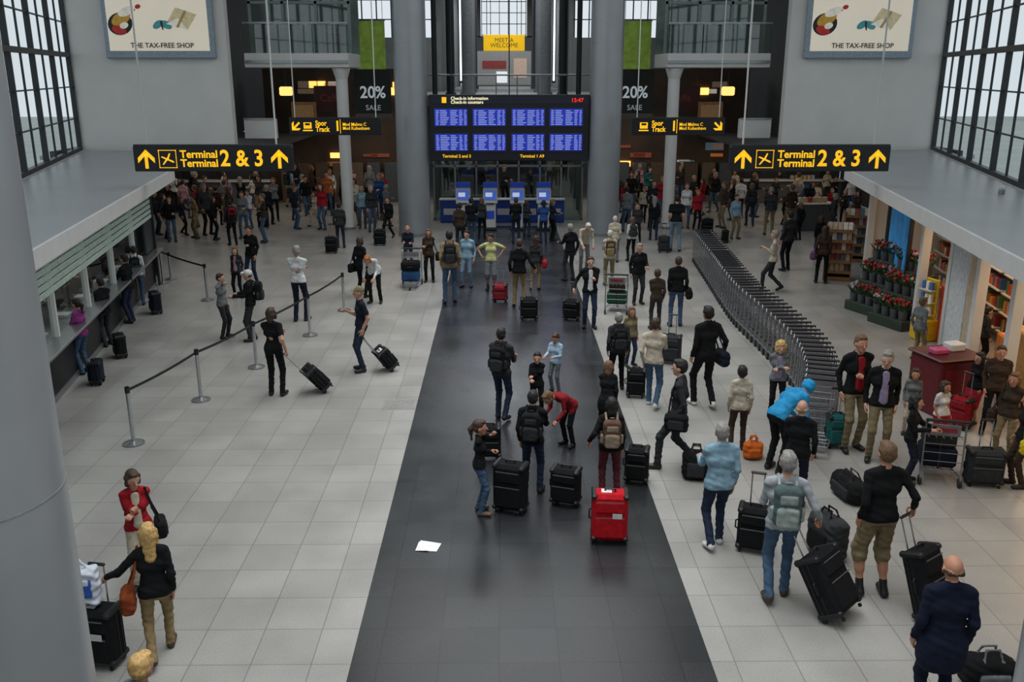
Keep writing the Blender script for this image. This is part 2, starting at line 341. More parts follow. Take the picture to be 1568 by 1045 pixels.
# ---------------------------------------------------------------- posters
def poster(x):
    e=empty('advertising_poster',(x,32.9,0)); b=MB()
    z0,z1=6.28,12.; W=3.72
    b.box((0,0,(z0+z1)/2),(W,.18,z1-z0),mat('8e9ba8',.4,.2,name='poster_frame'),b=.03)
    b.box((0,-.1,(z0+z1)/2+.05),(W-.34,.03,z1-z0-.4),mat('e9dfcc',.5,em=.3,name='poster_paper',scale=1,var=.03))
    y=-.12
    def el(cx,cz,rx,rz,m,rot=0,n=20,yy=y):
        pts=[]
        for i in range(n):
            a=2*PI*i/n; u=rx*math.cos(a); v=rz*math.sin(a)
            pts.append((cx+u*math.cos(rot)-v*math.sin(rot),yy,cz-.15+u*math.sin(rot)+v*math.cos(rot)))
        b.poly(pts,m)
    gold=mat('c99a3a',.5,em=.1); redm=mat('b02424',.5,em=.15); blk=mat('201816',.5); tq=mat('4a9aa0',.5,em=.1); cr=mat('f0eadc',.5,em=.15)
    el(-1.25,7.55,.42,.36,blk,.3); el(-1.2,7.72,.36,.2,gold,.5,yy=y-.004); el(-1.3,7.35,.25,.14,redm,-.3,yy=y-.004); el(-1.12,7.5,.15,.1,cr,.3,yy=y-.008); el(-1.0,7.95,.3,.14,cr,.4,yy=y-.008)
    for (cx,cz) in((.15,7.5),(.6,9.3)):
        el(cx-.13,cz+.03,.2,.11,tq,.6,yy=y-.004); el(cx+.15,cz+.02,.2,.12,tq,-.5,yy=y-.004); el(cx,cz,.03,.16,blk,.2,yy=y-.008)
    b.poly([(.3,y-.003,7.4),(1.0,y-.003,7.2),(1.35,y-.003,7.7),(.65,y-.003,7.93)],mat('dccba0',.5,em=.12)); b.poly([(.3,y-.005,7.4),(1.0,y-.005,7.2),(.72,y-.005,7.6)],cr); b.poly([(.62,y-.007,7.3),(.7,y-.007,7.27),(1.02,y-.007,7.8),(.94,y-.007,7.83)],mat('b09058',.5,em=.1))
    el(-.6,8.1,.1,.07,redm,.3,yy=y-.004); el(-.75,8.0,.06,.04,redm,.3,yy=y-.004)
    el(.85,8.55,.17,.12,blk,.1,yy=y-.004); el(1.25,8.62,.17,.12,blk,.1,yy=y-.004); b.box((1.05,y-.006,8.47),(.2,.005,.03),blk)
    el(-.9,8.9,.3,.1,mat('d58a6a',.5,em=.1),.4,yy=y-.004); el(-.3,9.2,.35,.1,gold,.8,yy=y-.004)
    b.box((.2,y-.004,10.8),(1.4,.01,1.2),redm)
    b.obj('poster_panel',parent=e)
    text('THE TAX-FREE SHOP',.23,(.1,-.14,6.7),blk,e,'CENTER',bold=.003)
xL=AY(242,45,32.8).x; poster(xL); poster(2*X0-xL+.15)
# ---------------------------------------------------------------- hanging signs
M_sblk=mat('0c0d10',.4,name='sign_black'); M_yel=mat('ffc21a',.5,em=.7,name='sign_yellow')
def arrow(b,cx,cz,s,rot,y):
    def T(u,v): return (cx+s*(u*math.cos(rot)-v*math.sin(rot)),y,cz+s*(u*math.sin(rot)+v*math.cos(rot)))
    b.poly([T(-.08,-.45),T(.08,-.45),T(.08,.25),T(-.08,.25)],M_yel)
    b.poly([T(0.,.45),T(-.4,.05),T(-.4,-.2),T(0,.2)],M_yel); b.poly([T(0.,.45),T(0,.2),T(.4,-.2),T(.4,.05)],M_yel)
def termsign(px0,px1):
    Y=22.; a=AY(px0,224,Y); c=AY(px1,262,Y); W=c.x-a.x; H=a.z-c.z; zc=(a.z+c.z)/2
    e=empty('terminal_direction_sign',((a.x+c.x)/2,Y,zc)); b=MB()
    b.box((0,0,0),(W,.2,H),M_sblk,b=.015)
    b.box((0,0,H/2+.02),(W,.1,.04),M_frame)
    for x in(-.46*W+.15,.40*W):
        b.cyl((x,0,H/2),(x,0,HC-zc-.02),.022,M_white,n=8)
    y=-.106
    arrow(b,-.42*W,0,H*.85,0,y); arrow(b,.42*W,0,H*.85,0,y)
    cx=-.285*W; s=H*.36
    for (u0,u1,v0,v1) in((-1,1,.92,1),(-1,1,-1,-.92),(-1,-.92,-1,1),(.92,1,-1,1)):
        b.add([(cx+u0*s,y,v0*s),(cx+u1*s,y,v0*s),(cx+u1*s,y,v1*s),(cx+u0*s,y,v1*s)],[(0,1,2,3)],M_yel)
    b.poly([(cx-.75*s,y,.2*s),(cx-.6*s,y,.3*s),(cx+.6*s,y,-.2*s),(cx+.75*s,y,-.38*s),(cx+.55*s,y,-.4*s)],M_yel)
    b.poly([(cx-.1*s,y,.05*s),(cx+.1*s,y,-.02*s),(cx+.35*s,y,.6*s),(cx+.2*s,y,.65*s)],M_yel)
    b.poly([(cx-.2*s,y,0),(cx,y,-.1*s),(cx-.5*s,y,-.65*s),(cx-.62*s,y,-.6*s)],M_yel)
    b.obj('panel',parent=e)
    text('Terminal\nTerminal',H*.42,(-.205*W,-.108,-.0),M_yel,e,'LEFT',bold=.006,sx=1.0)
    text('2 & 3',H*.9,(.045*W,-.108,0),M_yel,e,'LEFT',bold=.012,sx=.9)
termsign(205,450); termsign(1118,1358)
def tracksign(px0,px1,right):
    Y=31.; a=AY(px0,180,Y); c=AY(px1,207,Y); W=c.x-a.x; H=a.z-c.z; zc=(a.z+c.z)/2
    e=empty('track_direction_sign',((a.x+c.x)/2,Y,zc)); b=MB()
    b.box((0,0,0),(W,.2,H),M_sblk,b=.015)
    for x in(-.44*W,.44*W): b.cyl((x,0,H/2),(x,0,HC-zc-.02),.018,M_white,n=8)
    y=-.106
    o=.0 if not right else -.07*W
    arrow(b,(-.43 if not right else .43)*W,0,H*.7,(2.35 if not right else -2.35),y)
    cx=-.30*W+o
    b.box((cx,y,.03),(.26,.01,.2),M_yel); b.box((cx,y,-.13),(.32,.01,.04),M_yel); b.box((cx,y-.003,.07),(.16,.01,.07),M_sblk)
    b.box((.055*W+o,y,0),(.02,.01,H*.8),M_yel)
    b.obj('panel',parent=e)
    text('Spor\nTrack',H*.4,(-.215*W+o,-.108,0),M_yel,e,'LEFT',bold=.006,sx=.85)
    text('1',H*.8,(-.01*W+o,-.108,0),M_yel,e,'LEFT',bold=.01,sx=.9)
    text('Mod Malmo C\nMod Kobenhavn',H*.26,(.08*W+o,-.108,0),M_yel,e,'LEFT',bold=.002,sx=.9)
tracksign(443,585,False); tracksign(967,1108,True)
# ---------------------------------------------------------------- info board
def board():
    Y=33.9; a=AY(657,145,Y); c=AY(900,246,Y); W=c.x-a.x; H=a.z-c.z; xc=(a.x+c.x)/2; zc=(a.z+c.z)/2
    e=empty('flight_information_board',(xc,Y,zc)); b=MB()
    b.box((0,0,0),(W,.35,H),mat('10131f',.5,name='board_navy'),b=.02)
    b.box((0,-.18,H*.42),(W*.98,.02,H*.11),mat('161a2c',.5,name='board_header'))
    def X(px): return (px-657)/(900-657)*W-W/2
    def Z(py): return H/2-(py-145)/(246-145)*H
    blue=mat('1c2f9c',.4,em=.65,name='screen_blue'); row=mat('aab4ee',.4,em=.5,name='screen_text')
    for x0 in(664,722,781,839):
        for y0 in(166,204):
            b.box((X(x0+26),-.185,Z(y0+13)),(X(x0+53)-X(x0-1),.03,Z(y0-2)-Z(y0+28)),M_dark)
            b.box((X(x0+26),-.2,Z(y0+13)),(X(x0+51)-X(x0+1),.02,Z(y0)-Z(y0+26)),blue)
            for r in range(9):
                z=Z(y0+3+r*2.6); x=x0+3
                for wd in(5,14,12,6,4):
                    l=wd*(.6+.4*random.random())
                    b.box((X(x+l/2),-.212,z),(X(x+l)-X(x),.004,.022),row); x+=wd+1.5
    b.box((X(680),-.2,Z(153)),(.16,.02,.2),M_yel)
    for x in(-W*.36,0,W*.36): b.cyl((x,.1,H/2),(x,.1,HC-zc-.02),.02,M_dark,n=8)
    b.obj('panel',parent=e)
    text('Check-in information\nCheck-in counters',.155,(X(690),-.2,Z(153.5)),mat('f0e6c0',.5,em=.8),e,bold=.003)
    text('15:47',.2,(X(872),-.2,Z(153.5)),mat('ff2a1c',.5,em=1.2),e)
    text('Terminal 2 and 3',.15,(X(676),-.2,Z(238.5)),M_yel,e,bold=.003); text('Terminal 1 A9',.15,(X(795),-.2,Z(238.5)),M_yel,e,bold=.003)
board()
e=empty('glass_vestibule',(X0,37.5,0)); b=MB()
for i in range(8): b.box((-3.+i*.86,0,1.5),(.07,.1,3.),M_steel)
for z in(.05,2.2,3.0): b.box((0,0,z),(6.1,.1,.08),M_steel)
for q in(-1,1):
    for j in range(3): b.box((q*3.05,.9+j*1.0,1.5),(.07,.07,3.),M_steel)
    b.box((q*3.05,1.5,3.),(.1,3,.08),M_steel)
    b.add([(q*3.05,0,0),(q*3.05,3,0),(q*3.05,3,3),(q*3.05,0,3)],[(0,1,2,3)],M_green)
b.add([(-3,0,0),(-.5,0,0),(-.5,0,3),(-3,0,3)],[(0,1,2,3)],M_green); b.add([(.5,0,0),(3,0,0),(3,0,3),(.5,0,3)],[(0,1,2,3)],M_green)
b.obj('frame',parent=e)
def skiosk(px):
    p=G(px,352); b=MB(); W=M_white; Bl=mat('2346b0',.4,em=.15,name='kiosk_blue'); 
    b.box((0,0,.04),(.5,.45,.08),M_dark,b=.02); b.box((0,.02,.55),(.42,.3,.95),W,b=.04); b.box((0,-.14,.6),(.3,.03,.3),Bl)
    R=Matrix.Rotation(math.radians(-15),3,'X')
    b.box((0,-.02,1.3),(.56,.12,.62),W,R,b=.04); b.box((0,-.095,1.34),(.44,.02,.36),mat('3c5cb8',.3,em=.5,name='kiosk_screen'),R); b.box((-.05,-.11,1.36),(.26,.01,.16),mat('c8d4ec',.3,em=.5),R)
    b.box((0,.02,1.72),(.56,.08,.2),Bl,b=.02); b.box((0,-.12,1.02),(.3,.14,.03),M_dark)
    b.obj('self_check_in_kiosk',(p.x,p.y,0),random.uniform(-.05,.05))
for px in(710,751,792,832): skiosk(px)
for px in(688,730,771,812,850):
    p=G(px,345); b=MB(); b.box((0,0,.45),(.8,.4,.9),mat('2346a0',.5,name='desk_blue'),b=.03); b.box((0,-.02,.93),(.84,.5,.05),M_white,b=.01); b.box((0,-.21,.45),(.5,.02,.25),M_white)
    b.obj('check_in_desk',(p.x,p.y+.8,0))
# ---------------------------------------------------------------- side kiosks
AL=math.radians(9.6)
PL=G(65,640); 
def face(q,s,o,z):
    base=Vector((PL.x if q<0 else 2*X0-PL.x,PL.y,0))
    d=Vector((q*math.sin(AL),math.cos(AL),0)); n=Vector((q*math.cos(AL),-math.sin(AL),0))
    return base+d*s+n*o+Vector((0,0,z))
def FR(px,py,q=1):
    o=face(q,0,0,0); n=Vector((q*math.cos(AL),-math.sin(AL),0)); d=Vector((q*math.sin(AL),math.cos(AL),0))
    r=ray(px,py); c=Vector((0,0,CZ)); t=(o-c).dot(n)/r.dot(n); P=c+r*t; return (P-o).dot(d),P.z
M_roof=mat('93979b',.36,name='roof_membrane',scale=.7,var=.07)
SF=10.7; SN=-10.
for q in(-1,1):
    e=empty('ticket_kiosk' if q<0 else 'shop_pavilion')
    b=MB(); ov=-.75
    c1=face(q,SN,ov,0); c2=face(q,SF,ov,0)
    p3=G(182,238,3.2); p3x=p3.x if q<0 else 2*X0-p3.x
    roof=[(c1.x,c1.y),(c2.x,c2.y),(p3x,32.7),(X0+q*(AW-.3),32.7),(X0+q*(wx(c1.y+.3)-.2),c1.y+.3)]
    b.prism(roof,3.0,3.2,M_roof)
    a,bb=Vector(roof[0]+(3.1,)),Vector(roof[1]+(3.1,)); dd=(bb-a); R=Matrix.Rotation(math.atan2(dd.y,dd.x),3,'Z')
    b.box((a+bb)/2,(dd.length,.06,.3),M_white,R); 
    a,bb=Vector(roof[1]+(3.1,)),Vector(roof[2]+(3.1,)); dd=(bb-a); R2=Matrix.Rotation(math.atan2(dd.y,dd.x),3,'Z')
    b.box((a+bb)/2,(dd.length,.06,.34),M_dark,R2)
    for (px,py) in((65,245),(30,300)):
        p=G(px,py,3.2); x=p.x if q<0 else 2*X0-p.x; b.cyl((x,p.y,3.2),(x,p.y,3.3),.07,M_steel); b.ball((x,p.y,3.34),.07,M_white)
    b.obj('roof',parent=e)
    b=MB(); Rf=Matrix.Rotation(-q*AL,3,'Z')
    def fb(s0,s1,o0,o1,z0,z1,m,bv=0.):
        c=face(q,(s0+s1)/2,(o0+o1)/2,(z0+z1)/2); b.box(c,(abs(o1-o0),abs(s1-s0),z1-z0),m,Rf,b=bv)
    if q<0:
        fb(SN,SF,0,.1,0,1.0,M_sblk); fb(SN,SF,-.28,.5,1.0,1.06,M_steel,.01); fb(SN,SF,-.02,.02,.0,.12,M_steel)
        fb(SN,SF,0,.06,2.72,3.0,M_white)
        v=[face(q,SN,.05,1.06),face(q,SF,.05,1.06),face(q,SF,.05,2.72),face(q,SN,.05,2.72)]; b.add(v,[(0,1,2,3)],M_clear)
        ml=mat('b6c8be',.4,em=.05,name='frosted_slat')
        for j in range(6): fb(SN,SF,-.07,-.04,1.95+j*.135,1.95+j*.135+.095,ml)
        s=SN
        while s<SF+.01: fb(s-.04,s+.04,-.02,.1,1.06,2.75,M_white); s+=(SF-SN)/9
        fb(SN,SF,1.75,1.85,0,3.0,mat('6b6e70',.7,name='kiosk_back',scale=1,var=.2)); fb(SF-.1,SF,0,1.8,0,3.0,M_dwall)
        s=SN+1
        while s<SF-1:
            fb(s,s+.5,.45,.5,1.15,1.5,M_dark,.01); fb(s+.2,s+.3,.4,.5,1.06,1.2,M_dark); fb(s+.7,s+1.0,.2,.5,1.06,1.12,M_white); fb(s,s+1.1,.6,1.1,.0,.75,mat('6a6d70',.6,name='desk_grey'),.02)
            fb(s+.1,s+.9,1.66,1.74,1.4,2.1,mat(random.choice(('8a9094','b9b4a0','5f6f7f')),.6)); s+=1.6
        fb(SF-.15,SF,-.1,.1,0,3.0,M_dark); fb(SF-1.2,SF-.15,-.06,0,1.1,2.2,mat('2c2f36',.3,name='display_dark'),.01)
    else:
        tan=mat('b9a78c',.6,name='beige_panel'); wood=mat('8a5230',.5,name='wood_panel',scale=3,var=.3)
        fb(SN,SF,0,.15,2.7,3.0,mat('6f7478',.5,name='shop_fascia')); fb(SN,SF,2.3,2.4,0,3.0,wood)
        fb(SF-.1,SF,0,2.4,0,3.0,M_white)
        def sx(px,py=420): return FR(px,py)[0]
        for px in(1322,1352,1408,1455,1500,1560):
            s=sx(px); fb(s-.09,s+.09,-.04,.15,0,2.75,M_white if px!=1352 else M_dark,.01)
        s0,s1=sx(1386),sx(1358); fb(s0,s1,-.06,.04,.9,2.6,mat('2f7fb8',.4,em=.15,name='blue_picture',scale=3,var=.6)); fb(s0-.05,s1+.05,-.03,.06,.8,2.7,M_dark)
        s0,s1=sx(1485),sx(1458); fb(s0,s1,-.02,.1,.1,2.6,mat('c9ccce',.5,name='light_panel'))
        s0,s1=sx(1498),sx(1487); fb(s0,s1,-.02,.1,.1,2.6,tan)
        s=SN+.5
        while s<SF-.9:
            fb(s,s+1.15,1.9,2.28,0,2.3,mat('a88a64',.6,name='shelf_wood',scale=4,var=.2),.01)
            for j in range(5):
                z=.35+j*.42; fb(s+.02,s+1.13,1.6,1.95,z-.03,z,M_white); x=s+.05
                while x<s+1.0:
                    wd=random.uniform(.06,.16); fb(x,x+wd,1.65,1.88,z,z+random.uniform(.14,.3),mat(random.choice(('b94a2a','c8a23a','3a5a90','d0cfbf','7a2a2a','4a7a5a','b87a3a','b8604a')),.5),.005); x+=wd+.015
            s+=1.3
        for (px,z0,cc) in((1520,1.2,'c8702a'),(1425,1.3,'c03a2a'),(1540,1.5,'b08040'),(1430,2.1,'d9a23a')):
            s=sx(px); fb(s-.5,s+.5,.4,.9,0,z0,mat(cc,.6,name='display_stand'),.03)
        s=SN+1
        while s<SF-1: fb(s,s+.6,.9,1.1,2.93,2.98,mat('ffc98a',.5,em=5,name='shop_lamp')); s+=1.8
    b.obj('structure',parent=e)
a=face(1,0,1.1,2.9); area('shop_light',a,1.4,14,150,(1,.70,.42),(0,0,-AL))
a=face(-1,0,.9,2.9); area('kiosk_light',a,.8,18,70,(.95,1,.95),(0,0,AL))
# ---------------------------------------------------------------- SDF figures
def surfnet(Fd,lab,org,res):
    n=Fd.shape; ins=Fd<0
    cs=tuple(k-1 for k in n); acc=np.zeros(cs+(3,),np.float32); cnt=np.zeros(cs,np.float32); Q=[];L=[]
    edges=[]
    for ax in range(3):
        u,v=(ax+1)%3,(ax+2)%3
        lo=[slice(None)]*3; hi=[slice(None)]*3; lo[ax]=slice(0,-1); hi[ax]=slice(1,None); lo=tuple(lo);hi=tuple(hi)
        a=Fd[lo];c=Fd[hi]; cr=ins[lo]!=ins[hi]
        t=np.where(cr,a/np.where(cr,a-c,1),0).astype(np.float32)
        for du in(0,1):
            for dv in(0,1):
                sl=[slice(None)]*3; sl[u]=slice(du,du+n[u]-1); sl[v]=slice(dv,dv+n[v]-1); sl=tuple(sl)
                m=cr[sl].astype(np.float32)
                acc[...,ax]+=t[sl]; acc[...,u]+=m*du; acc[...,v]+=m*dv; cnt+=m
        edges.append((ax,u,v,cr))
    act=cnt>0; idx=-np.ones(cs,np.int64); idx[act]=np.arange(act.sum())
    ii=np.argwhere(act); V=(ii+acc[act]/cnt[act][:,None])*res+org
    for ax,u,v,cr in edges:
        e=np.argwhere(cr); e=e[(e[:,u]>0)&(e[:,v]>0)&(e[:,u]<n[u]-1)&(e[:,v]<n[v]-1)]
        def cell(a,c):
            k=e.copy(); k[:,u]+=a; k[:,v]+=c; return idx[k[:,0],k[:,1],k[:,2]]
        q=np.stack([cell(-1,-1),cell(0,-1),cell(0,0),cell(-1,0)],1)
        e2=e.copy(); e2[:,ax]+=1
        low=ins[e[:,0],e[:,1],e[:,2]]
        lb=np.where(low,lab[e[:,0],e[:,1],e[:,2]],lab[e2[:,0],e2[:,1],e2[:,2]])
        q[~low]=q[~low][:,::-1]
        Q.append(q);L.append(lb)
    return V,np.concatenate(Q),np.concatenate(L)
A3=lambda *p: np.array(p,float)
def cap(a,b,ra,rb,lab,fl=None,k=.03,wr=0.): return ('c',np.array(a,float),np.array(b,float),ra,rb,lab,fl,k,wr)
def ell(c,r,lab,R=None,k=.02,wr=0.): return ('e',np.array(c,float),np.array(r,float),lab,R,k,wr)
def rbox(c,h,rd,lab,R=None,k=.0,wr=0.): return ('b',np.array(c,float),np.array(h,float),rd,lab,R,k,wr)
def bbox(p):
    if p[0]=='c':
        r=max(p[3],p[4]); return np.minimum(p[1],p[2])-r,np.maximum(p[1],p[2])+r
    if p[0]=='e':
        r=np.full(3,max(p[2])) if p[4] is not None else p[2]; return p[1]-r,p[1]+r
    r=np.full(3,np.linalg.norm(p[2])) if p[5] is not None else p[2]; return p[1]-r,p[1]+r
def field(prims,res):
    bb=[bbox(p) for p in prims]; m=.045
    lo=np.min([x[0] for x in bb],0)-2.5*res; hi=np.max([x[1] for x in bb],0)+2.5*res
    n=np.ceil((hi-lo)/res).astype(int)+1
    Fd=np.full(n,.1,np.float32); lab=np.zeros(n,np.int16)
    ax=[lo[i]+res*np.arange(n[i]) for i in range(3)]
    for p,(l,h) in zip(prims,bb):
        i0=np.maximum(((l-m-lo)/res).astype(int),0); i1=np.minimum(np.ceil((h+m-lo)/res).astype(int)+1,n)
        sl=tuple(slice(i0[i],i1[i]) for i in range(3))
        X=ax[0][sl[0]][:,None,None];Y=ax[1][sl[1]][None,:,None];Z=ax[2][sl[2]][None,None,:]
        if p[0]=='c':
            _,a,b_,ra,rb,lb,fl,k,wr=p; ba=b_-a; L=max(ba@ba,1e-8); x=X-a[0];y=Y-a[1];z=Z-a[2]
            t=np.clip((x*ba[0]+y*ba[1]+z*ba[2])/L,0,1); x=x-ba[0]*t;y=y-ba[1]*t;z=z-ba[2]*t
            if fl is not None:
                nn,s=fl; g=(x*nn[0]+y*nn[1]+z*nn[2])*(1/s-1); x=x+g*nn[0];y=y+g*nn[1];z=z+g*nn[2]
            d=np.sqrt(x*x+y*y+z*z)-(ra+(rb-ra)*t)
        else:
            c=p[1]; x=X-c[0];y=Y-c[1];z=Z-c[2]; R=p[4] if p[0]=='e' else p[5]
            if R is not None: x,y,z=[R[0,i]*x+R[1,i]*y+R[2,i]*z for i in range(3)]
            if p[0]=='e':
                r=p[2];lb=p[3];k=p[5];wr=p[6]
                k0=np.sqrt((x/r[0])**2+(y/r[1])**2+(z/r[2])**2); k1=np.sqrt((x/r[0]**2)**2+(y/r[1]**2)**2+(z/r[2]**2)**2)
                d=k0*(k0-1)/np.maximum(k1,1e-6)
            else:
                hh=p[2];rd=p[3];lb=p[4];k=p[6];wr=p[7]
                qx=np.abs(x)-(hh[0]-rd);qy=np.abs(y)-(hh[1]-rd);qz=np.abs(z)-(hh[2]-rd)
                d=np.sqrt(np.maximum(qx,0)**2+np.maximum(qy,0)**2+np.maximum(qz,0)**2)+np.minimum(np.maximum(np.maximum(qx,qy),qz),0)-rd
        if wr: d=d+wr*(np.sin(24*X+17*Z)*np.sin(47*Z+9*Y)+.7*np.sin(80*Z+23*X)*np.sin(29*Y+13*X))
        cur=Fd[sl]; ll=lab[sl]; ll[d<cur]=lb
        if k>0:
            h_=np.maximum(k-np.abs(cur-d),0)/k; Fd[sl]=np.minimum(cur,d)-h_*h_*k*.25
        else: Fd[sl]=np.minimum(cur,d)
    return Fd,lab,lo
def build(prims,res):
    f,l,o=field(prims,res); return surfnet(f,l,o,res)
SKIN,HAIR,EYEW,IRIS,LIP,CAP_,TOP,BOT,SHOE,SHIRT,BAG,BAG2,HEM,NECK=range(14)
HT={}
def head(style,res):
    key=(style,res)
    if key in HT: return HT[key]
    p=[ell((0,-.012,.03),(.073,.093,.088),SKIN),cap((0,.025,-.01),(0,.042,-.082),.062,.036,SKIN,k=.03),cap((0,.0,-.03),(0,.0,-.06),.06,.05,SKIN,k=.03),
       cap((0,.082,.012),(0,.105,-.028),.008,.013,SKIN,k=.012)]
    for s in(-1,1):
        p+=[ell((s*.076,-.008,-.008),(.012,.02,.032),SKIN,k=.008),cap((s*.022,.084,.028),(s*.045,.074,.026),.005,.004,HAIR,k=0),
            ell((s*.031,.080,.006),(.013,.009,.007),EYEW,k=0),ell((s*.031,.087,.006),(.006,.005,.0065),IRIS,k=0)]
    p+=[cap((-.02,.086,-.056),(.02,.086,-.056),.0065,.0065,LIP,k=0)]
    if style=='bald': p+=[cap((-.072,-.03,-.01),(-.05,-.08,-.01),.016,.018,HAIR,k=.02,wr=.002),cap((.072,-.03,-.01),(.05,-.08,-.01),.016,.018,HAIR,k=.02,wr=.002),cap((-.05,-.08,-.01),(.05,-.08,-.01),.018,.018,HAIR,k=.02)]
    elif style=='cap':
        p+=[ell((0,-.02,.045),(.083,.098,.085),CAP_,k=.0),cap((-.035,.1,.06),(.035,.1,.06),.04,.04,CAP_,(A3(0,0,1),.22),k=.01),ell((0,-.045,-.005),(.076,.072,.055),HAIR,k=.0,wr=.003)]
    elif style=='hood':
        p+=[ell((0,-.03,.03),(.1,.11,.11),CAP_,k=.0,wr=.004)]
    else:
        big=1.0 if style!='curly' else 1.16
        p+=[ell((0,-.027,.043),(.083*big,.097*big,.09*big),HAIR,k=.0,wr=.003 if style!='curly' else .011),ell((0,-.05,-.005),(.077*big,.068*big,.068*big),HAIR,k=.02,wr=.003),ell((0,.045,.098),(.055,.035,.022),HAIR,k=.02,wr=.002)]
        if style in('long','bob','curly'):
            zl={'long':-.24,'bob':-.1,'curly':-.11}[style]
            p+=[cap((0,-.065,.0),(0,-.085,zl),.078,.06,HAIR,(A3(0,1,0),.6),k=.03,wr=.005)]
            for s in(-1,1): p+=[cap((s*.068,-.005,.03),(s*.075,.0,zl*.7),.03,.028,HAIR,k=.025,wr=.004)]
        if style=='pony': p+=[cap((0,-.11,.03),(0,-.15,-.02),.032,.036,HAIR,k=.02,wr=.004),cap((0,-.15,-.02),(0,-.13,-.2),.036,.014,HAIR,k=.02,wr=.004)]
    HT[key]=build(p,res); return HT[key]
def handt(kind,res):
    key=(kind,res)
    if key in HT: return HT[key]
    p=[rbox((0,0,.045),(.038,.014,.045),.013,SKIN,k=.01),cap((0,0,-.02),(0,0,.02),.026,.028,SKIN,(A3(0,1,0),.75),k=.02)]
    curl={'relax':(.28,.38,.3),'grip':(.95,1.2,.8)}[kind]
    for x,ln in((.030,.072),(.010,.082),(-.011,.076),(-.031,.06)):
        q=np.array([x,0,.085]); a=0; fan=x*1.6
        for j,(fr,c) in enumerate(zip((.45,.3,.25),curl)):
            a+=c; d=np.array([math.sin(fan)*math.cos(a),math.sin(a),math.cos(a)]); q2=q+d*ln*fr
            p.append(cap(q,q2,.0092-.0008*j,.0086-.0008*j,SKIN,k=.004)); q=q2
    if kind=='relax': th=[(.03,.004,.018),(.056,.016,.048),(.064,.026,.08)]
    else: th=[(.03,.004,.02),(.05,.03,.045),(.03,.052,.065)]
    p+=[cap(th[0],th[1],.013,.0105,SKIN,k=.012),cap(th[1],th[2],.0105,.0085,SKIN,k=.005)]
    HT[key]=build(p,res); return HT[key]
def ik(a,t,l1,l2,pole):
    a=np.array(a,float);t=np.array(t,float); d=t-a; L=np.linalg.norm(d)
    if L>(l1+l2)*.995: t=a+d/L*(l1+l2)*.995; d=t-a; L=np.linalg.norm(d)
    u=d/L; x=(l1*l1-l2*l2+L*L)/(2*L); hgt=math.sqrt(max(l1*l1-x*x,0)); pv=np.array(pole,float); pv=pv-u*(pv@u); pv/=max(np.linalg.norm(pv),1e-6)
    return a+u*x+pv*hgt,t
def npmesh(name,V,Q,L,mats):
    me=bpy.data.meshes.new(name); me.vertices.add(len(V)); me.vertices.foreach_set('co',V.astype(np.float32).ravel())
    me.loops.add(len(Q)*4); me.loops.foreach_set('vertex_index',Q.astype(np.int32).ravel())
    me.polygons.add(len(Q)); me.polygons.foreach_set('loop_start',np.arange(0,len(Q)*4,4,dtype=np.int32))
    try: me.polygons.foreach_set('loop_total',np.full(len(Q),4,np.int32))
    except Exception: pass
    me.polygons.foreach_set('material_index',L.astype(np.int32)); me.polygons.foreach_set('use_smooth',np.ones(len(Q),bool))
    for m in mats: me.materials.append(m)
    me.update(calc_edges=True); return me
COL=dict(blk='141517',navy='191e2c',jean='40566f',djean='252f42',ljean='6c8499',wht='c6c7c7',cream='b3aa98',grey='686b6e',dgrey='2e3033',tan='857353',brown='3a2e26',red='941d26',blue='284a80',lblue='7f9eb0',cyan='2b8cc0',purple='7c346f',lilac='8a7e9a',yellow='bcbc84',teal='1e5a58',orange='a05830',khaki='786c52',green='2a4c3d',pink='b08a94',olive='4b4b3c',
 hb='38271b',hk='120f0d',hy='b8965c',hg='84827f',ho='9a5a2d',hw='c0beb9',hl='624830')
def rx(a): c,s=math.cos(a),math.sin(a); return np.array([[1,0,0],[0,c,-s],[0,s,c]])
def rz(a): c,s=math.cos(a),math.sin(a); return np.array([[c,-s,0],[s,c,0],[0,0,1]])
ARM={'down':(.035,.04,-.51),'hip':(.10,.03,-.33),'fwd':(-.04,.36,-.26),'chest':(-.10,.24,-.16),'ear':(-.02,.12,.10),'fold':(-.24,.2,-.20),'back':(.16,-.22,-.43),'side':(.20,.06,-.43),'mouth':(-.13,.17,.06),'low':(0,.2,-.45),'reach':(0,.45,-.12)}
NP=0; PP=[]
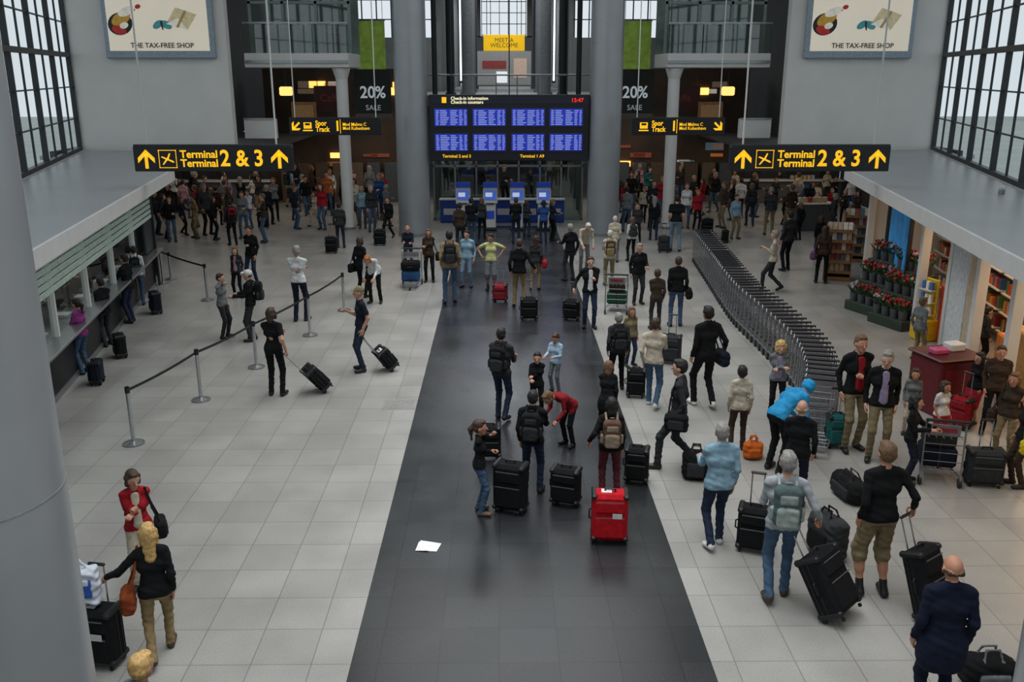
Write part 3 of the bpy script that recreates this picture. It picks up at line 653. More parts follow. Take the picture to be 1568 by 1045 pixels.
def person(name,fx,fy,hy,fc,top,bot,hair,tt='jacket',bt='pants',hs='short',sx='m',w=0.,ln=0.,al='down',ar='down',bp=None,bag=None,shirt=None,hd=(0,0),H=None,hp=False,fat=1.,skin='b98a72',shoe='blk',capc='navy',pos=None):
    global NP; NP+=1
    if pos is not None: P=Vector(pos)
    elif hp: P=G(fx,fy,H)
    else: P=G(fx,fy)
    PP.append((P.x,P.y))
    if H is None:
        H=AY(fx,hy,P.y).z; H=min(max(H,1.15),1.93)
    s=H/1.755; D=P.y
    rng=random.Random(NP*13+5)
    if skin=='b98a72': skin=rng.choice(('b98a72','b48268','c09580','ac7c62'))
    res=(.0125 if D<13 else .018 if D<22 else .025); hres=(.0065 if D<13 else .008 if D<22 else .011); nres=(.0042 if D<16 else .006)
    fem=sx=='f'; infl={'tee':-.002,'shirt':.003,'jacket':.010,'coat':.015}[tt]
    sw=.150 if fem else .175; hw=.088
    pz=.935-.045*w
    PV=A3(0,0,pz)
    la=math.radians(ln)
    def tor(x,y,z):
        dz=z-.95; f=min(max(dz/.5,0),1.2); a=la*(.75+.35*f); 
        return A3(x,y*math.cos(a)+dz*math.sin(a),pz+dz*math.cos(a)-y*math.sin(a))
    P_=[]; y_=A3(0,1,0); WR=.0042
    ft=fat; cw=.92 if fem else 1.
    P_.append(cap(tor(-.065,-.012,.955),tor(.065,-.012,.955),.098*ft,.098*ft,BOT,k=.05,wr=WR))
    P_.append(cap(tor(-.05,0,1.10),tor(.05,0,1.10),(.09 if not fem else .078)*ft+infl,(.09 if not fem else .078)*ft+infl,TOP,k=.08,wr=WR))
    P_.append(cap(tor(-.08*cw,0,1.27),tor(.08*cw,0,1.27),.100*cw*(ft*.5+.5)+infl,.100*cw*(ft*.5+.5)+infl,TOP,k=.07,wr=WR))
    P_.append(cap(tor(-sw+.045,-.014,1.418),tor(sw-.045,-.014,1.418),.052+infl*.8,.052+infl*.8,TOP,k=.07))
    for q in(-1,1): P_.append(cap(tor(q*.03,-.02,1.478),tor(q*.12,-.016,1.44),.036+infl*.6,.036+infl*.6,TOP,k=.04))
    if fem:
        for q in(-1,1): P_.append(ell(tor(q*.058,.08,1.265),(.052,.045,.05),TOP,k=.04))
    hemz={'tee':.93,'shirt':.91,'jacket':.89,'coat':.70}[tt]
    rr=.102*ft+infl
    P_.append(cap(tor(-.065,0,max(hemz,.86)+.05),tor(.065,0,max(hemz,.86)+.05),rr,rr,HEM,k=.05,wr=WR))
    if tt=='coat': P_.append(cap(A3(-.06,0,pz-.20),A3(.06,0,pz-.20),rr+.03,rr+.03,HEM,k=.08,wr=WR)); P_.append(cap(A3(-.055,.0,pz-.08),A3(.055,0,pz-.08),rr+.015,rr+.015,HEM,k=.08,wr=WR))
    if tt in('jacket','coat'):
        P_.append(cap(tor(-.035,-.045,1.495),tor(.035,-.045,1.495),.03,.03,TOP,k=.02)); 
    if shirt:
        P_.append(cap(tor(0,.075+infl,1.42),tor(0,.105*ft+infl*.6,1.0),.046,.058,SHIRT,(y_,.45),k=.0))
        for q in(-1,1): P_.append(cap(tor(q*.05,.05,1.475),tor(q*.072,.110+infl*.5,1.25),.014,.017,TOP,k=.01))
    P_.append(cap(tor(0,-.02,1.44),tor(0,.012,1.56),.054 if not fem else .045,.052 if not fem else .044,NECK,k=.02))
    if w>0:
        sg=1 if rng.random()<.5 else -1
        feet={sg:(.09,.30*w,.085,0.),-sg:(.09,-.33*w,.085+.10*w,.7*w)}
    else:
        st=rng.uniform(-.05,.06); feet={1:(.095+rng.random()*.04,st,.085,0.),-1:(.095+rng.random()*.04,-st,.085,0.)}
    for q in(-1,1):
        ax_,ay,az,pt=feet[q]; hip=PV+A3(q*hw,-.0,-.02); ank=A3(q*ax_,ay,az)
        kn,ank=ik(hip,ank,.43,.43,(q*.12,1,0))
        if bt in('pants',):
            P_.append(cap(hip,kn,.086*ft,.060,BOT,k=.03,wr=WR)); P_.append(cap(kn,ank+A3(0,0,-.01),.058,.050,BOT,k=.03,wr=.005))
        elif bt=='shorts':
            k2=kn+(ank-kn)*.18; P_.append(cap(kn,ank,.052,.034,SKIN,k=.03)); P_.append(cap(kn+(ank-kn)*.25,kn+(ank-kn)*.5,.056,.05,SKIN,k=.03)); P_.append(cap(hip,kn,.092*ft,.08,BOT,k=.03,wr=WR)); P_.append(cap(kn,k2,.08,.082,BOT,k=.02,wr=.006)); P_.append(cap(ank,ank+(kn-ank)*.22,.04,.042,SHOE,k=.0))
        else:
            P_.append(cap(hip,kn,.085,.055,SKIN,k=.02)); P_.append(cap(kn,ank,.05,.034,SKIN,k=.02)); P_.append(cap(hip,kn+A3(-q*.03,0,0),.11,.12,BOT,k=.09,wr=WR))
        fa=pt; ou=.2*q
        fd=A3(math.sin(ou)*math.cos(fa),math.cos(ou)*math.cos(fa),-math.sin(fa)); 
        hl=ank+A3(0,-.025,-.043 if pt==0 else -.03); toe=hl+fd*.185
        P_.append(cap(hl,toe,.042,.032,SHOE,k=.02)); P_.append(cap(hl+fd*.08,toe-fd*.02,.044,.040,SHOE,(A3(0,0,1),.85),k=.02)); P_.append(cap(ank,hl,.04,.042,SHOE if bt!='skirt' else SKIN,k=.02))
    hands=[];HW=[]
    for q,pose in((-1,al),(1,ar)):
        sh_=tor(q*(sw+.0),-.014,1.415)
        t=ARM[pose] if isinstance(pose,str) else pose
        jit=A3(rng.uniform(-.02,.02),rng.uniform(-.04,.06),rng.uniform(-.01,.02))
        tgt=sh_+A3(q*t[0],t[1],t[2])+jit
        pole=(q*1.,-.5,-.2) if pose=='hip' else (q*.3,-1,-.4)
        el,wr_=ik(sh_,tgt,.285,.255,pole)
        ai=infl*.5
        P_.append(cap(sh_,el,.048+ai,.039+ai,TOP if tt!='tee' else SKIN,k=.022,wr=WR if tt!='tee' else 0))
        if tt=='tee': P_.append(cap(sh_,sh_+(el-sh_)*.62,.057,.057,TOP,k=.02,wr=.003)); P_.append(cap(el,wr_,.040,.027,SKIN,k=.02))
        else:
            P_.append(cap(el,wr_-(wr_-el)*.06,.040+ai,.031+ai,TOP,k=.022,wr=WR)); P_.append(cap(wr_-(wr_-el)*.1,wr_,.025,.024,SKIN,k=.0))
        dz=(wr_-el)/np.linalg.norm(wr_-el)
        if pose in('down','side','back'): dz=dz*.6+A3(0,0.05,-.4); dz/=np.linalg.norm(dz)
        pn=A3(-q,.1,-.05) if pose in('down','hip','side','back','ear') else A3(-q*.5,.1,-1)
        if pose in('mouth','ear'): pn=A3(-q*.6,-.6,.1)
        pn=pn-dz*(pn@dz); pn/=np.linalg.norm(pn); xx=np.cross(pn,dz)
        thumb=A3(-q*.3,1,.5); sgn=1 if (xx@thumb)>0 else -1
        Mh=np.stack([xx*sgn,pn,dz],1)
        hands.append((Mh,wr_,'relax' if pose in('down','ear') else 'grip',sgn)); HW.append(wr_+dz*.08)
    V,Q,L=build(P_,res)
    C=V[Q].mean(1); a0=la*.75; up0=A3(0,math.sin(a0),math.cos(a0)); th=(C-PV)@up0+.95
    if tt!='coat':
        L[(L==BOT)&(th>hemz)]=TOP; L[(L==HEM)&(th<hemz)]=BOT
    a1=la*1.1; up1=A3(0,math.sin(a1),math.cos(a1)); th1=(C-PV)@up1+.95; fr=(C-PV)@A3(0,math.cos(a1),-math.sin(a1))
    ncut=(1.492 if tt in('jacket','coat') else 1.482)-np.clip(fr,0,.1)*.5
    L[(L==NECK)&(th1<ncut)]=TOP; mk=(L==TOP)&(th1>1.535)&(np.abs(C[:,0])<.075); L[mk]=SKIN
    L[L==NECK]=SKIN; L[L==HEM]=TOP
    Vs=[V];Qs=[Q];Ls=[L]; off=len(V)
    for Mh,wp,kd,sgn in hands:
        v,qd,l=handt(kd,nres); v2=(v*1.0)@Mh.T+wp+ (Mh[:,2]*.01); Vs.append(v2); Qs.append((qd if sgn>0 else qd[:,::-1])+off); Ls.append(l); off+=len(v)
    hc=tor(0,.022,1.625); Mhd=rz(math.radians(-hd[0]))@rx(-la*.7-math.radians(hd[1]))
    hc=hc+A3(0,.03*math.sin(la),0)
    v,qd,l=head(hs,hres); ks=(1.0/(.5+.5*s) if H<1.5 else 1.0)*1.03
    v2=(v*ks)@Mhd.T+hc; Vs.append(v2); Qs.append(qd+off); Ls.append(l); off+=len(v)
    V=np.concatenate(Vs)*s; V[:,2]=np.maximum(V[:,2],0.0); Q=np.concatenate(Qs); L=np.concatenate(Ls)
    cl=lambda c:cloth(COL.get(c,c))
    sk=mat(skin,.6,name='skin_'+skin,var=.07); hm=mat(COL.get(hair,hair),.65,name='hair',scale=40,var=.35,kind='hair',bump=.4)
    mats=[sk,hm,mat('c0b8b0',.3),mat('1a1512',.3),mat('90534a',.5),cl(capc),cl(top),cl(bot),mat(COL.get(shoe,shoe),.5),cl(shirt or top),cl('blk'),cl('grey')]
    me=npmesh(name,V,Q,L,mats); o=bpy.data.objects.new(name,me); S.collection.objects.link(o)
    o.location=(P.x,P.y,0); o.rotation_euler=(0,0,-math.radians(fc))
    Rw=rz(-math.radians(fc)); pw=np.array([P.x,P.y,0])
    if bp:
        B=[]; Rt=rx(-la*.95)
        B.append(rbox(tor(0,-.20-infl,1.24),(.14,.085,.22),.06,BAG,Rt,wr=.004)); B.append(rbox(tor(0,-.285-infl,1.14),(.11,.035,.11),.03,BAG2,Rt,wr=.003)); B.append(rbox(tor(0,-.275-infl,1.34),(.09,.025,.05),.02,BAG2,Rt))
        for q in(-1,1):
            pts=[tor(q*.085,-.13,1.43),tor(q*.09,-.01,1.492+infl),tor(q*.10,.085+infl,1.40),tor(q*.115,.105+infl,1.22),tor(q*.15,.02,1.08),tor(q*.12,-.15,1.05)]
            for a_,b_ in zip(pts[:-1],pts[1:]): B.append(cap(a_,b_,.02,.02,BAG2 if bp!='blk' else BAG,k=.01))
            B.append(cap(tor(q*.15,-.2-infl,1.1),tor(q*.15,-.2-infl,1.2),.03,.03,BAG2,k=.01))
        B.append(cap(tor(-.03,-.17,1.48),tor(.03,-.17,1.48),.012,.012,BAG2,k=.0))
        v,qd,l=build(B,max(res*.8,.012)); m2=list(mats); m2[BAG]=cl(bp if not isinstance(bp,tuple) else bp[0]); m2[BAG2]=cl('dgrey' if not isinstance(bp,tuple) else bp[1])
        ob=bpy.data.objects.new('backpack',npmesh('backpack',v*s,qd,l,m2)); S.collection.objects.link(ob); ob.parent=o
    if bag:
        q=bag[1]; B=[]; c=A3(q*(.27+infl),-.02,.84)
        B.append(rbox(c,(.075,.17,.125),.05,BAG,wr=.006)); B.append(rbox(c+A3(q*.07,0,-.02),(.02,.11,.07),.015,BAG2))
        pts=[c+A3(0,.12,.1),tor(q*.19,.09,1.2),tor(q*.13,.03,1.48+infl),tor(q*.19,-.1,1.2),c+A3(0,-.12,.1)]
        for a_,b_ in zip(pts[:-1],pts[1:]): B.append(cap(a_,b_,.015,.015,BAG,k=.01))
        v,qd,l=build(B,max(res*.8,.012)); m2=list(mats); m2[BAG]=cl(bag[0]); m2[BAG2]=cl(bag[2] if len(bag)>2 else 'dgrey')
        ob=bpy.data.objects.new('shoulder_bag',npmesh('shoulder_bag',v*s,qd,l,m2)); S.collection.objects.link(ob); ob.parent=o
    return [Vector(Rw@(h_*s)+pw) for h_ in HW]
# ---------------------------------------------------------------- luggage
def case(fx,fy,col='blk',size=(.42,.25,.62),grip=None,br=0.,hand=True,label=None,name='rolling_suitcase',soft=True,pos=None,z0=0.,lean=None):
    P=Vector(pos) if pos is not None else G(fx,fy); W,Dp,Hh=size; b=MB()
    c=COL.get(col,col); m=cloth(c) if soft else mat(c,.3); c2=mat('101114',.5); ext=.42
    if lean is not None: grip=P+Vector(lean)
    if grip is not None:
        z=(grip-P); ext=max(z.length-Hh,.12); ext=min(ext,.75); z.normalize()
        h=Vector((z.x,z.y,0)); 
        if h.length<.12: h=Vector((math.sin(math.radians(br)),math.cos(math.radians(br)),0))
        x=Vector((h.y,-h.x,0)).normalized(); y=z.cross(x).normalized(); x=y.cross(z)
        R=Matrix(((x.x,y.x,z.x),(x.y,y.y,z.y),(x.z,y.z,z.z)))
    else: R=Matrix.Rotation(-math.radians(br),3,'Z')
    wr=.035
    b.box((0,0,wr+Hh/2+.02),(W,Dp,Hh),m,b=.045)
    f=-1
    b.box((0,f*Dp/2,wr+Hh*.34),(W*.82,.06,Hh*.46),m,b=.025); b.box((0,f*Dp/2,wr+Hh*.78),(W*.8,.045,Hh*.24),m,b=.02)
    b.box((0,f*(Dp/2+.031),wr+Hh*.57),(W*.8,.006,.012),mat('55585c',.4)); b.box((0,f*(Dp/2+.024),wr+Hh*.9),(W*.74,.006,.01),mat('55585c',.4))
    b.box((0,0,wr+.02+Hh*.5),(W+.006,.012,Hh*.96),c2); b.box((0,Dp*.22,wr+.02+Hh*.5),(W+.008,.012,Hh*.97),c2)
    for sx in(-1,1):
        for sz in(0,1): b.box((sx*(W/2-.03),f*-.0,wr+.05+sz*(Hh-.06)),(.075,Dp+.012,.07),c2,b=.02)
        b.cyl((sx*(W/2-.05)-.015,Dp/2-.04,wr),(sx*(W/2-.05)+.015,Dp/2-.04,wr),wr,c2,n=14); b.box((sx*(W/2-.05),Dp/2-.04,wr+.03),(.05,.06,.04),c2)
        b.box((sx*(W/2-.05),-Dp/2+.03,wr*.5),(.03,.03,wr),c2)
    b.tube([(-.07,-.0,wr+Hh+.02),(-.06,0,wr+Hh+.055),(.06,0,wr+Hh+.055),(.07,0,wr+Hh+.02)],.012,c2)
    b.tube([(-W/2-.0,-.0,wr+Hh*.42),(-W/2-.03,0,wr+Hh*.45),(-W/2-.03,0,wr+Hh*.62),(-W/2,0,wr+Hh*.65)],.01,c2)
    if label: b.box((W*.2,f*(Dp/2+.034),wr+Hh*.62),(.12,.006,.07),mat(COL.get(label,label),.5)); b.box((-W*.1,0,wr+Hh+.025),(.13,.1,.012),mat('e8e8e6',.5))
    if hand:
        t=wr+Hh; hy=Dp/2-.03
        for sx in(-1,1): b.cyl((sx*.075,hy,t),(sx*.075,hy,t+ext),.009,M_chrome,n=8)
        b.box((0,hy,t+ext+.01),(.19,.035,.035),c2,b=.012)
    M=R.to_4x4(); mn=0.
    if grip is not None: mn=min((R@Vector((0,Dp/2-.04,wr)))[2]-wr,(R@Vector((0,-Dp/2,.02))).z,(R@Vector((0,Dp/2,wr+.03))).z)
    M.translation=Vector((P.x,P.y,z0-mn))
    return b.obj(name,M=M)
def softbag(fx,fy,col,size,br=0.,name='duffel_bag',accent='grey',z0=0.,pos=None):
    W,Dp,Hh=size; B=[rbox((0,0,Hh/2),(W/2,Dp/2,Hh/2),min(Dp,Hh)*.38,BAG,wr=.008),rbox((0,-Dp/2,Hh*.42),(W*.3,.03,Hh*.25),.02,BAG2),
      cap((-W*.44,0,Hh*.8),(W*.44,0,Hh*.93),.012,.012,BAG2,k=.0)]
    for s in(-1,1):
        pts=[(-W*.2,s*Dp*.3,Hh*.85),(-W*.13,s*Dp*.12,Hh+.09),(W*.13,s*Dp*.12,Hh+.09),(W*.2,s*Dp*.3,Hh*.85)]
        for a_,b_ in zip(pts[:-1],pts[1:]): B.append(cap(a_,b_,.013,.013,BAG2,k=.01))
    v,q,l=build(B,.015); v[:,2]=np.maximum(v[:,2],0)
    cl=lambda c:cloth(COL.get(c,c)); mats=[cl('blk')]*10+[cl(col),cl(accent)]
    P=Vector(pos) if pos is not None else G(fx,fy); o=bpy.data.objects.new(name,npmesh(name,v,q,l,mats)); S.collection.objects.link(o)
    o.location=(P.x,P.y,z0); o.rotation_euler=(0,0,-math.radians(br)); return o
def trolley_mesh():
    b=MB(); st=mat('8d9094',.35,.7,name='trolley_steel'); dk=mat('1b1c20',.5,name='trolley_handle')
    for s in(-1,1):
        b.tube([(s*.27,-.42,.12),(s*.27,-.40,.16),(s*.15,.42,.13)],.014,st)
        b.tube([(s*.27,-.40,.16),(s*.27,-.34,.95),(s*.25,-.42,1.02)],.014,st)
        b.cyl((s*.27-.02,-.38,.07),(s*.27+.02,-.38,.07),.07,dk,n=12)
        b.tube([(s*.25,-.3,.72),(s*.22,.02,.74),(s*.22,.02,.86)],.008,st)
    b.cyl((-.02,.4,.06),(.02,.4,.06),.06,dk,n=12); b.box((0,.4,.11),(.3,.05,.04),st)
    for i in range(5): y=-.3+i*.16; wd=.25-.1*(y+.4)/.8; b.cyl((-wd,y,.17),(wd,y,.17),.008,st,n=6)
    for i in range(4): x=-.18+i*.12; b.cyl((x,-.36,.18),(x*.7,.36,.15),.006,st,n=5)
    for i in range(5): z=.25+i*.13; b.cyl((-.27,-.385+.02*i*.6,z),(.27,-.385+.02*i*.6,z),.007,st,n=6)
    for i in range(5): x=-.2+i*.1; b.cyl((x,-.32,.72),(x,.02,.74),.005,st,n=5); b.cyl((x,.02,.74),(x,.02,.86),.005,st,n=5)
    b.cyl((-.22,.02,.86),(.22,.02,.86),.008,st,n=6)
    b.cyl((-.29,-.43,1.03),(.29,-.43,1.03),.024,dk,n=10); b.box((0,-.345,.86),(.4,.015,.16),mat('77747a',.5,name='trolley_plate')); b.box((0,-.36,.86),(.3,.01,.06),mat('8a2030',.5))
    b.cyl((-.15,.43,.2),(.15,.43,.2),.012,st,n=6)
    return b.mesh('trolley')
TM=trolley_mesh()
def trolley(fx,fy,br,load=()):
    P=G(fx,fy); e=empty('luggage_trolley',(P.x,P.y,0),-math.radians(br)); o=bpy.data.objects.new('trolley_frame',TM); S.collection.objects.link(o); o.parent=e
    z=.2
    for (c,sz) in load:
        b=MB(); b.box((0,0,sz[2]/2),sz,cloth(COL.get(c,c)),b=.04); b.box((0,sz[1]/2,sz[2]/2),(sz[0]*.8,.04,sz[2]*.6),cloth(COL.get(c,c)),b=.015); b.box((0,0,sz[2]/2),(.03,sz[1]+.01,sz[2]+.01),M_dark); b.tube([(-.07,sz[1]/2,sz[2]*.5),(-.06,sz[1]/2+.05,sz[2]*.5),(.06,sz[1]/2+.05,sz[2]*.5),(.07,sz[1]/2,sz[2]*.5)],.01,M_dark)
        k=b.obj('luggage',parent=e); k.location=(0,.02,z); z+=sz[2]
pts=[G(1074,402),G(1100,440),G(1136,492),G(1182,538),G(1230,590),G(1250,640),G(1248,690)]
e=empty('baggage_cart_row')
def catm(p,n=30):
    o=[]; q=[p[0]*2-p[1]]+p+[p[-1]*2-p[-2]]
    for i in range(1,len(q)-2):
        for j in range(n):
            t=j/n; o.append(.5*((2*q[i])+(-q[i-1]+q[i+1])*t+(2*q[i-1]-5*q[i]+4*q[i+1]-q[i+2])*t*t+(-q[i-1]+3*q[i]-3*q[i+1]+q[i+2])*t**3))
    o.append(p[-1]); return o
cp=catm(pts); acc=0
for a_,c_ in zip(cp[:-1],cp[1:]):
    acc+=(c_-a_).length
    if acc>.25:
        acc=0; d=c_-a_; o=bpy.data.objects.new('trolley_unit',TM); S.collection.objects.link(o); o.parent=e; o.location=c_; o.rotation_euler=(0,0,math.atan2(d.y,d.x)-PI/2)
e=empty('belt_barrier'); b=MB()
def posts(lst,belt=True,hh=.98):
    P=[G(*p) for p in lst]
    for p in P:
        b.cyl(p,p+Vector((0,0,.025)),.17,M_steel,n=24); b.cyl(p+Vector((0,0,.025)),p+Vector((0,0,.06)),.15,M_steel,.04,n=24); b.cyl(p,p+Vector((0,0,hh)),.032,M_chrome,n=12); b.cyl(p+Vector((0,0,hh-.1)),p+Vector((0,0,hh)),.04,M_dark,n=12)
    if belt:
        for a_,c_ in zip(P[:-1],P[1:]):
            z=Vector((0,0,hh-.08)); z2=Vector((0,0,hh-.03)); n=8
            for i in range(n):
                t0,t1=i/n,(i+1)/n; s0,s1=-.12*t0*(1-t0)*1,-.12*t1*(1-t1); A=a_.lerp(c_,t0);B_=a_.lerp(c_,t1)
                b.add([A+z+Vector((0,0,s0)),B_+z+Vector((0,0,s1)),B_+z2+Vector((0,0,s1)),A+z2+Vector((0,0,s0))],[(0,1,2,3)],M_dark)
posts([(205,680),(308,613),(393,563),(475,514),(527,476)]); posts([(250,434),(318,460)]); posts([(262,428)],False,.8)
b.obj('posts_and_belts',parent=e)
p=G(655,838); b=MB(); wp=mat('e4e4e2',.7,name='paper'); b.add([(-.15,-.1,.004),(.12,-.12,.004),(.17,.08,.006),(-.1,.12,.03)],[(0,1,2,3)],wp); b.add([(-.15,-.1,.006),(.02,-.13,.02),(.03,.1,.008),(-.12,.1,.02)],[(0,1,2,3)],wp); b.obj('crumpled_paper',(p.x,p.y,0))
p=G(612,620); b=MB(); b.box((0,0,.004),(.62,.5,.008),mat('8f8f8d',.4),b=.002); b.box((0,0,.009),(.54,.42,.003),mat('868684',.4)); b.obj('floor_hatch',(p.x,p.y,0))
def flowers(fx,fy):
    P=G(fx,fy); b=MB(); gr=mat('2f4f2c',.7,name='leaves',var=.4); rd=mat('a01822',.6,name='rose_red',var=.3); wp=mat('b0b0a4',.6); bk=mat('4a4d50',.5,name='flower_bucket')
    for t in range(3):
        b.box((0,.1+t*.3,.12+t*.26),(1.1,.3,.24+t*.52),mat('2e3a30',.6,name='stand_green'),b=.01)
        for i in range(4):
            x=-.4+i*.27; y=.1+t*.3; z=.24+t*.52
            b.cyl((x,y,z),(x,y,z+.22),.09,bk,.11,n=12)
            cc=rd if (i+t)%4 else random.choice((wp,mat('b898a8',.6)))
            for k in range(22):
                a=random.random()*2*PI; r=random.random()*.17; b.ball((x+r*math.cos(a),y+r*math.sin(a),z+.34+random.random()*.14),.035,cc if k%3 else gr,7,5)
            for k in range(12):
                a=random.random()*2*PI; b.cyl((x,y,z+.15),(x+.2*math.cos(a),y+.2*math.sin(a),z+.38),.03,gr,.004,n=5)
    b.obj('flower_stand',(P.x,P.y,0),-1.2)
flowers(1318,480); flowers(1355,500); 
def magrack(fx,fy,rzv=.2):
    P=G(fx,fy); b=MB(); wd=mat('7c5c3c',.6,name='rack_wood',var=.25)
    b.box((0,0,.05),(.75,.5,.1),wd,b=.01); 
    for s in(-1,1): b.box((s*.36,.05,.8),(.03,.4,1.6),wd)
    b.box((0,.24,.8),(.72,.02,1.6),wd)
    for j in range(5):
        z=.22+j*.3; b.box((0,0,z),(.7,.42,.02),wd); b.box((0,-.2,z+.04),(.7,.015,.08),wd)
        x=-.3
        while x<.3: 
            b.box((x,-.05,z+.15),(.12,.05,.24),mat(random.choice(('c9c4b4','8a4a3a','5a6a7a','c0a880','4a4a4a','b8a890','d8d4c8')),.5),Matrix.Rotation(-.25,3,'X')); x+=.14
    b.obj('magazine_rack',(P.x,P.y,0),rzv)
magrack(1280,428,-.3); magrack(1306,400,-.3)
P=G(1412,520); b=MB(); yl=mat('d8b41c',.5,name='yellow_plastic'); b.box((0,0,.25),(.45,.4,.5),yl,b=.03); b.box((0,.1,.95),(.4,.06,.9),yl,b=.02)
for j in range(3):
    b.box((0,-.0,.6+j*.28),(.38,.22,.02),M_white)
    for i in range(3): b.box((-.12+i*.12,-.02,.7+j*.28),(.08,.06,.18),mat(random.choice(('c03a2a','3a6ab0','e0dccf')),.5))
b.obj('yellow_display_stand',(P.x,P.y,0),-1.3)
P=G(1440,625); b=MB(); rc=mat('5e161c',.5,name='dark_red_laminate'); b.box((0,0,.5),(.9,.8,1.0),rc,b=.03); b.box((0,0,1.03),(1.0,.9,.05),mat('4a1418',.4),b=.02); b.box((-.2,0,1.1),(.3,.2,.1),mat('b54a7a',.5),b=.02); b.box((.2,.1,1.12),(.3,.25,.14),M_white,b=.02); b.box((0,-.41,.5),(.7,.02,.7),mat('7a1e24',.5))
b.obj('red_sales_counter',(P.x,P.y,0),.25)
for (px,py,c) in((1385,360,'c8702a'),(1240,352,'4a4a4e'),(1225,310,'3b5a80')):
    P=G(px,py); PP.append((P.x,P.y)); b=MB(); b.box((0,0,.5),(1.4,.6,1.),mat(c,.6),b=.03); b.box((0,0,1.03),(1.5,.7,.05),M_white,b=.01)
    for i in range(6): b.box((-.5+i*.2,0,1.15),(.12,.2,.2),mat(random.choice(('c9c4b4','a03a2a','d0b070','b8a890')),.5),b=.01)
    b.obj('sales_table',(P.x,P.y,0),.1)
# ---------------------------------------------------------------- people
p=person
h=p('blonde_woman_in_black_cardigan',250,1008,797,-20,'blk','tan','hy',hs='long',sx='f',w=.7,al=(.34,.22,-.34),ar='down',bag=('7a3a1c',-1,'6a3018'),shoe='brown')
case(158,1014,'blk',(.44,.28,.6),br=10,label='wht')
p('woman_in_red_cardigan',224,898,718,155,'red','cream','hb',hs='bob',sx='f',al='fold',ar='chest',bag=('blk',-1),shirt='cream',hd=(-20,15),tt='shirt')
p('woman_with_short_blonde_hair',212,1000,0,25,'grey','blk','hy',hs='short',sx='f',H=1.62,hp=True)
h=p('woman_in_black_dress_shirt',424,606,470,5,'blk','blk','hb',tt='tee',sx='f',hs='bob',ar=(.12,-.10,-.47),al='fold'); case(500,598,'blk',(.4,.24,.5),grip=h[1])
h=p('man_in_navy_polo',556,568,437,250,'navy','djean','hg',tt='tee',hs='cap',capc='khaki',ar='chest',al='down'); case(602,566,'blk',(.38,.24,.45),grip=h[0]+Vector((.1,0,-.1)),label='wht')
p('man_in_white_shirt',461,492,375,8,'wht','navy','hg',tt='tee',ar='fold',al='fold')
p('man_in_grey_waistcoat',345,518,418,100,'grey','dgrey','hb',tt='shirt',ar='mouth')
p('traveller_with_white_cap',388,522,412,265,'blk','dgrey','hl',hs='cap',capc='wht',bp='blk',ar='fwd',al='fwd')
p('person_in_black_jacket',388,436,345,200,'blk','djean','hk',ar='fold'); p('woman_in_pink_scarf',366,456,378,190,'dgrey','blk','hl',sx='f',hs='bob',shirt='pink')
p('red_haired_woman_bending',576,464,0,190,'wht','blk','ho',tt='shirt',sx='f',H=1.7,ln=48,ar='low',al='low',hs='bob')
p('woman_in_black_top',555,456,362,30,'blk','blk','hb',sx='f',hs='bob',bag=('blk',-1)); 
p('woman_in_purple_top',132,572,456,285,'purple','jean','hk',sx='f',hs='pony',ar='fwd',al='fwd',tt='shirt'); case(150,588,'navy',(.34,.22,.42),hand=False,br=80)
p('man_in_black_anorak',166,530,425,300,'blk','dgrey','hk',ar='fwd'); case(186,547,'blk',(.36,.22,.45),br=60,hand=False)
p('man_in_dark_coat',202,494,388,285,'blk','djean','hk',al='fwd',ar='fwd'); p('man_with_white_shirt_and_backpack',214,468,376,340,'wht','jean','hk',tt='shirt',bp='blk'); case(240,480,'navy',(.38,.24,.5),br=60,hand=True)
for (s_,c) in((-4,'wht'),(-1,'navy'),(1.6,'lblue'),(4.2,'wht'),(7,'dgrey')):
    q=face(-1,s_,1.38,0); p('ticket_clerk',0,0,0,95,c,'navy','hb',tt='shirt',H=1.7,pos=q,ar='fwd',al='fwd',sx=random.choice('mf'),hs=random.choice(('short','bob')))
p('man_in_beige_vest',302,365,298,240,'tan','khaki','hk',tt='shirt',ar='chest'); p('man_in_dark_sweater',318,360,280,120,'dgrey','blk','hg')
h=p('man_with_red_backpack',357,376,305,330,'dgrey','blk','hk',bp=('red','blk')); p('man_in_white_shirt_blue_jeans',383,350,290,200,'wht','jean','hk',tt='shirt',al='chest'); case(404,350,'blk',(.4,.25,.6))
for i,(x,y,hy_,f,c,bt_) in enumerate(((248,340,272,20,'dgrey','blk'),(262,350,280,160,'blk','djean'),(285,335,275,10,'pink','jean'),(282,360,300,100,'navy','blk'),(335,345,285,0,'brown','blk'),(350,330,268,180,'lilac','djean'),(318,330,268,90,'navy','jean'),(372,335,270,340,'blk','jean'),(400,330,268,200,'dgrey','tan'),(270,325,262,180,'wht','blk'),(300,322,262,40,'blk','djean'),(330,368,300,70,'blk','blk'),(412,345,282,10,'navy','blk'),(255,366,296,80,'dgrey','djean'))):
    p('traveller_in_rear_hall',x,y,hy_,f,c,bt_,random.choice(('hk','hb','hl','hg')),tt=random.choice(('shirt','jacket')),sx='mf'[i%2],hs=('short','bob','short','long')[i%4],al=random.choice(('down','fold','fwd')),w=(i%3==0)*.5,bp=('dgrey' if i%4==1 else None))
p('woman_in_white_coat',484,346,292,215,'cream','cream','hb',tt='coat',sx='f',w=.9,hs='bob'); h=p('person_in_blue_grey_jacket',522,380,310,350,'dgrey','djean','hk'); case(508,388,'blk',(.38,.24,.5),hand=True)
p('man_in_orange_striped_shirt',503,330,262,170,'orange','jean','hk',tt='shirt'); p('woman_in_red_top',495,352,280,200,'red','jean','hk',sx='f',tt='shirt',hs='long')
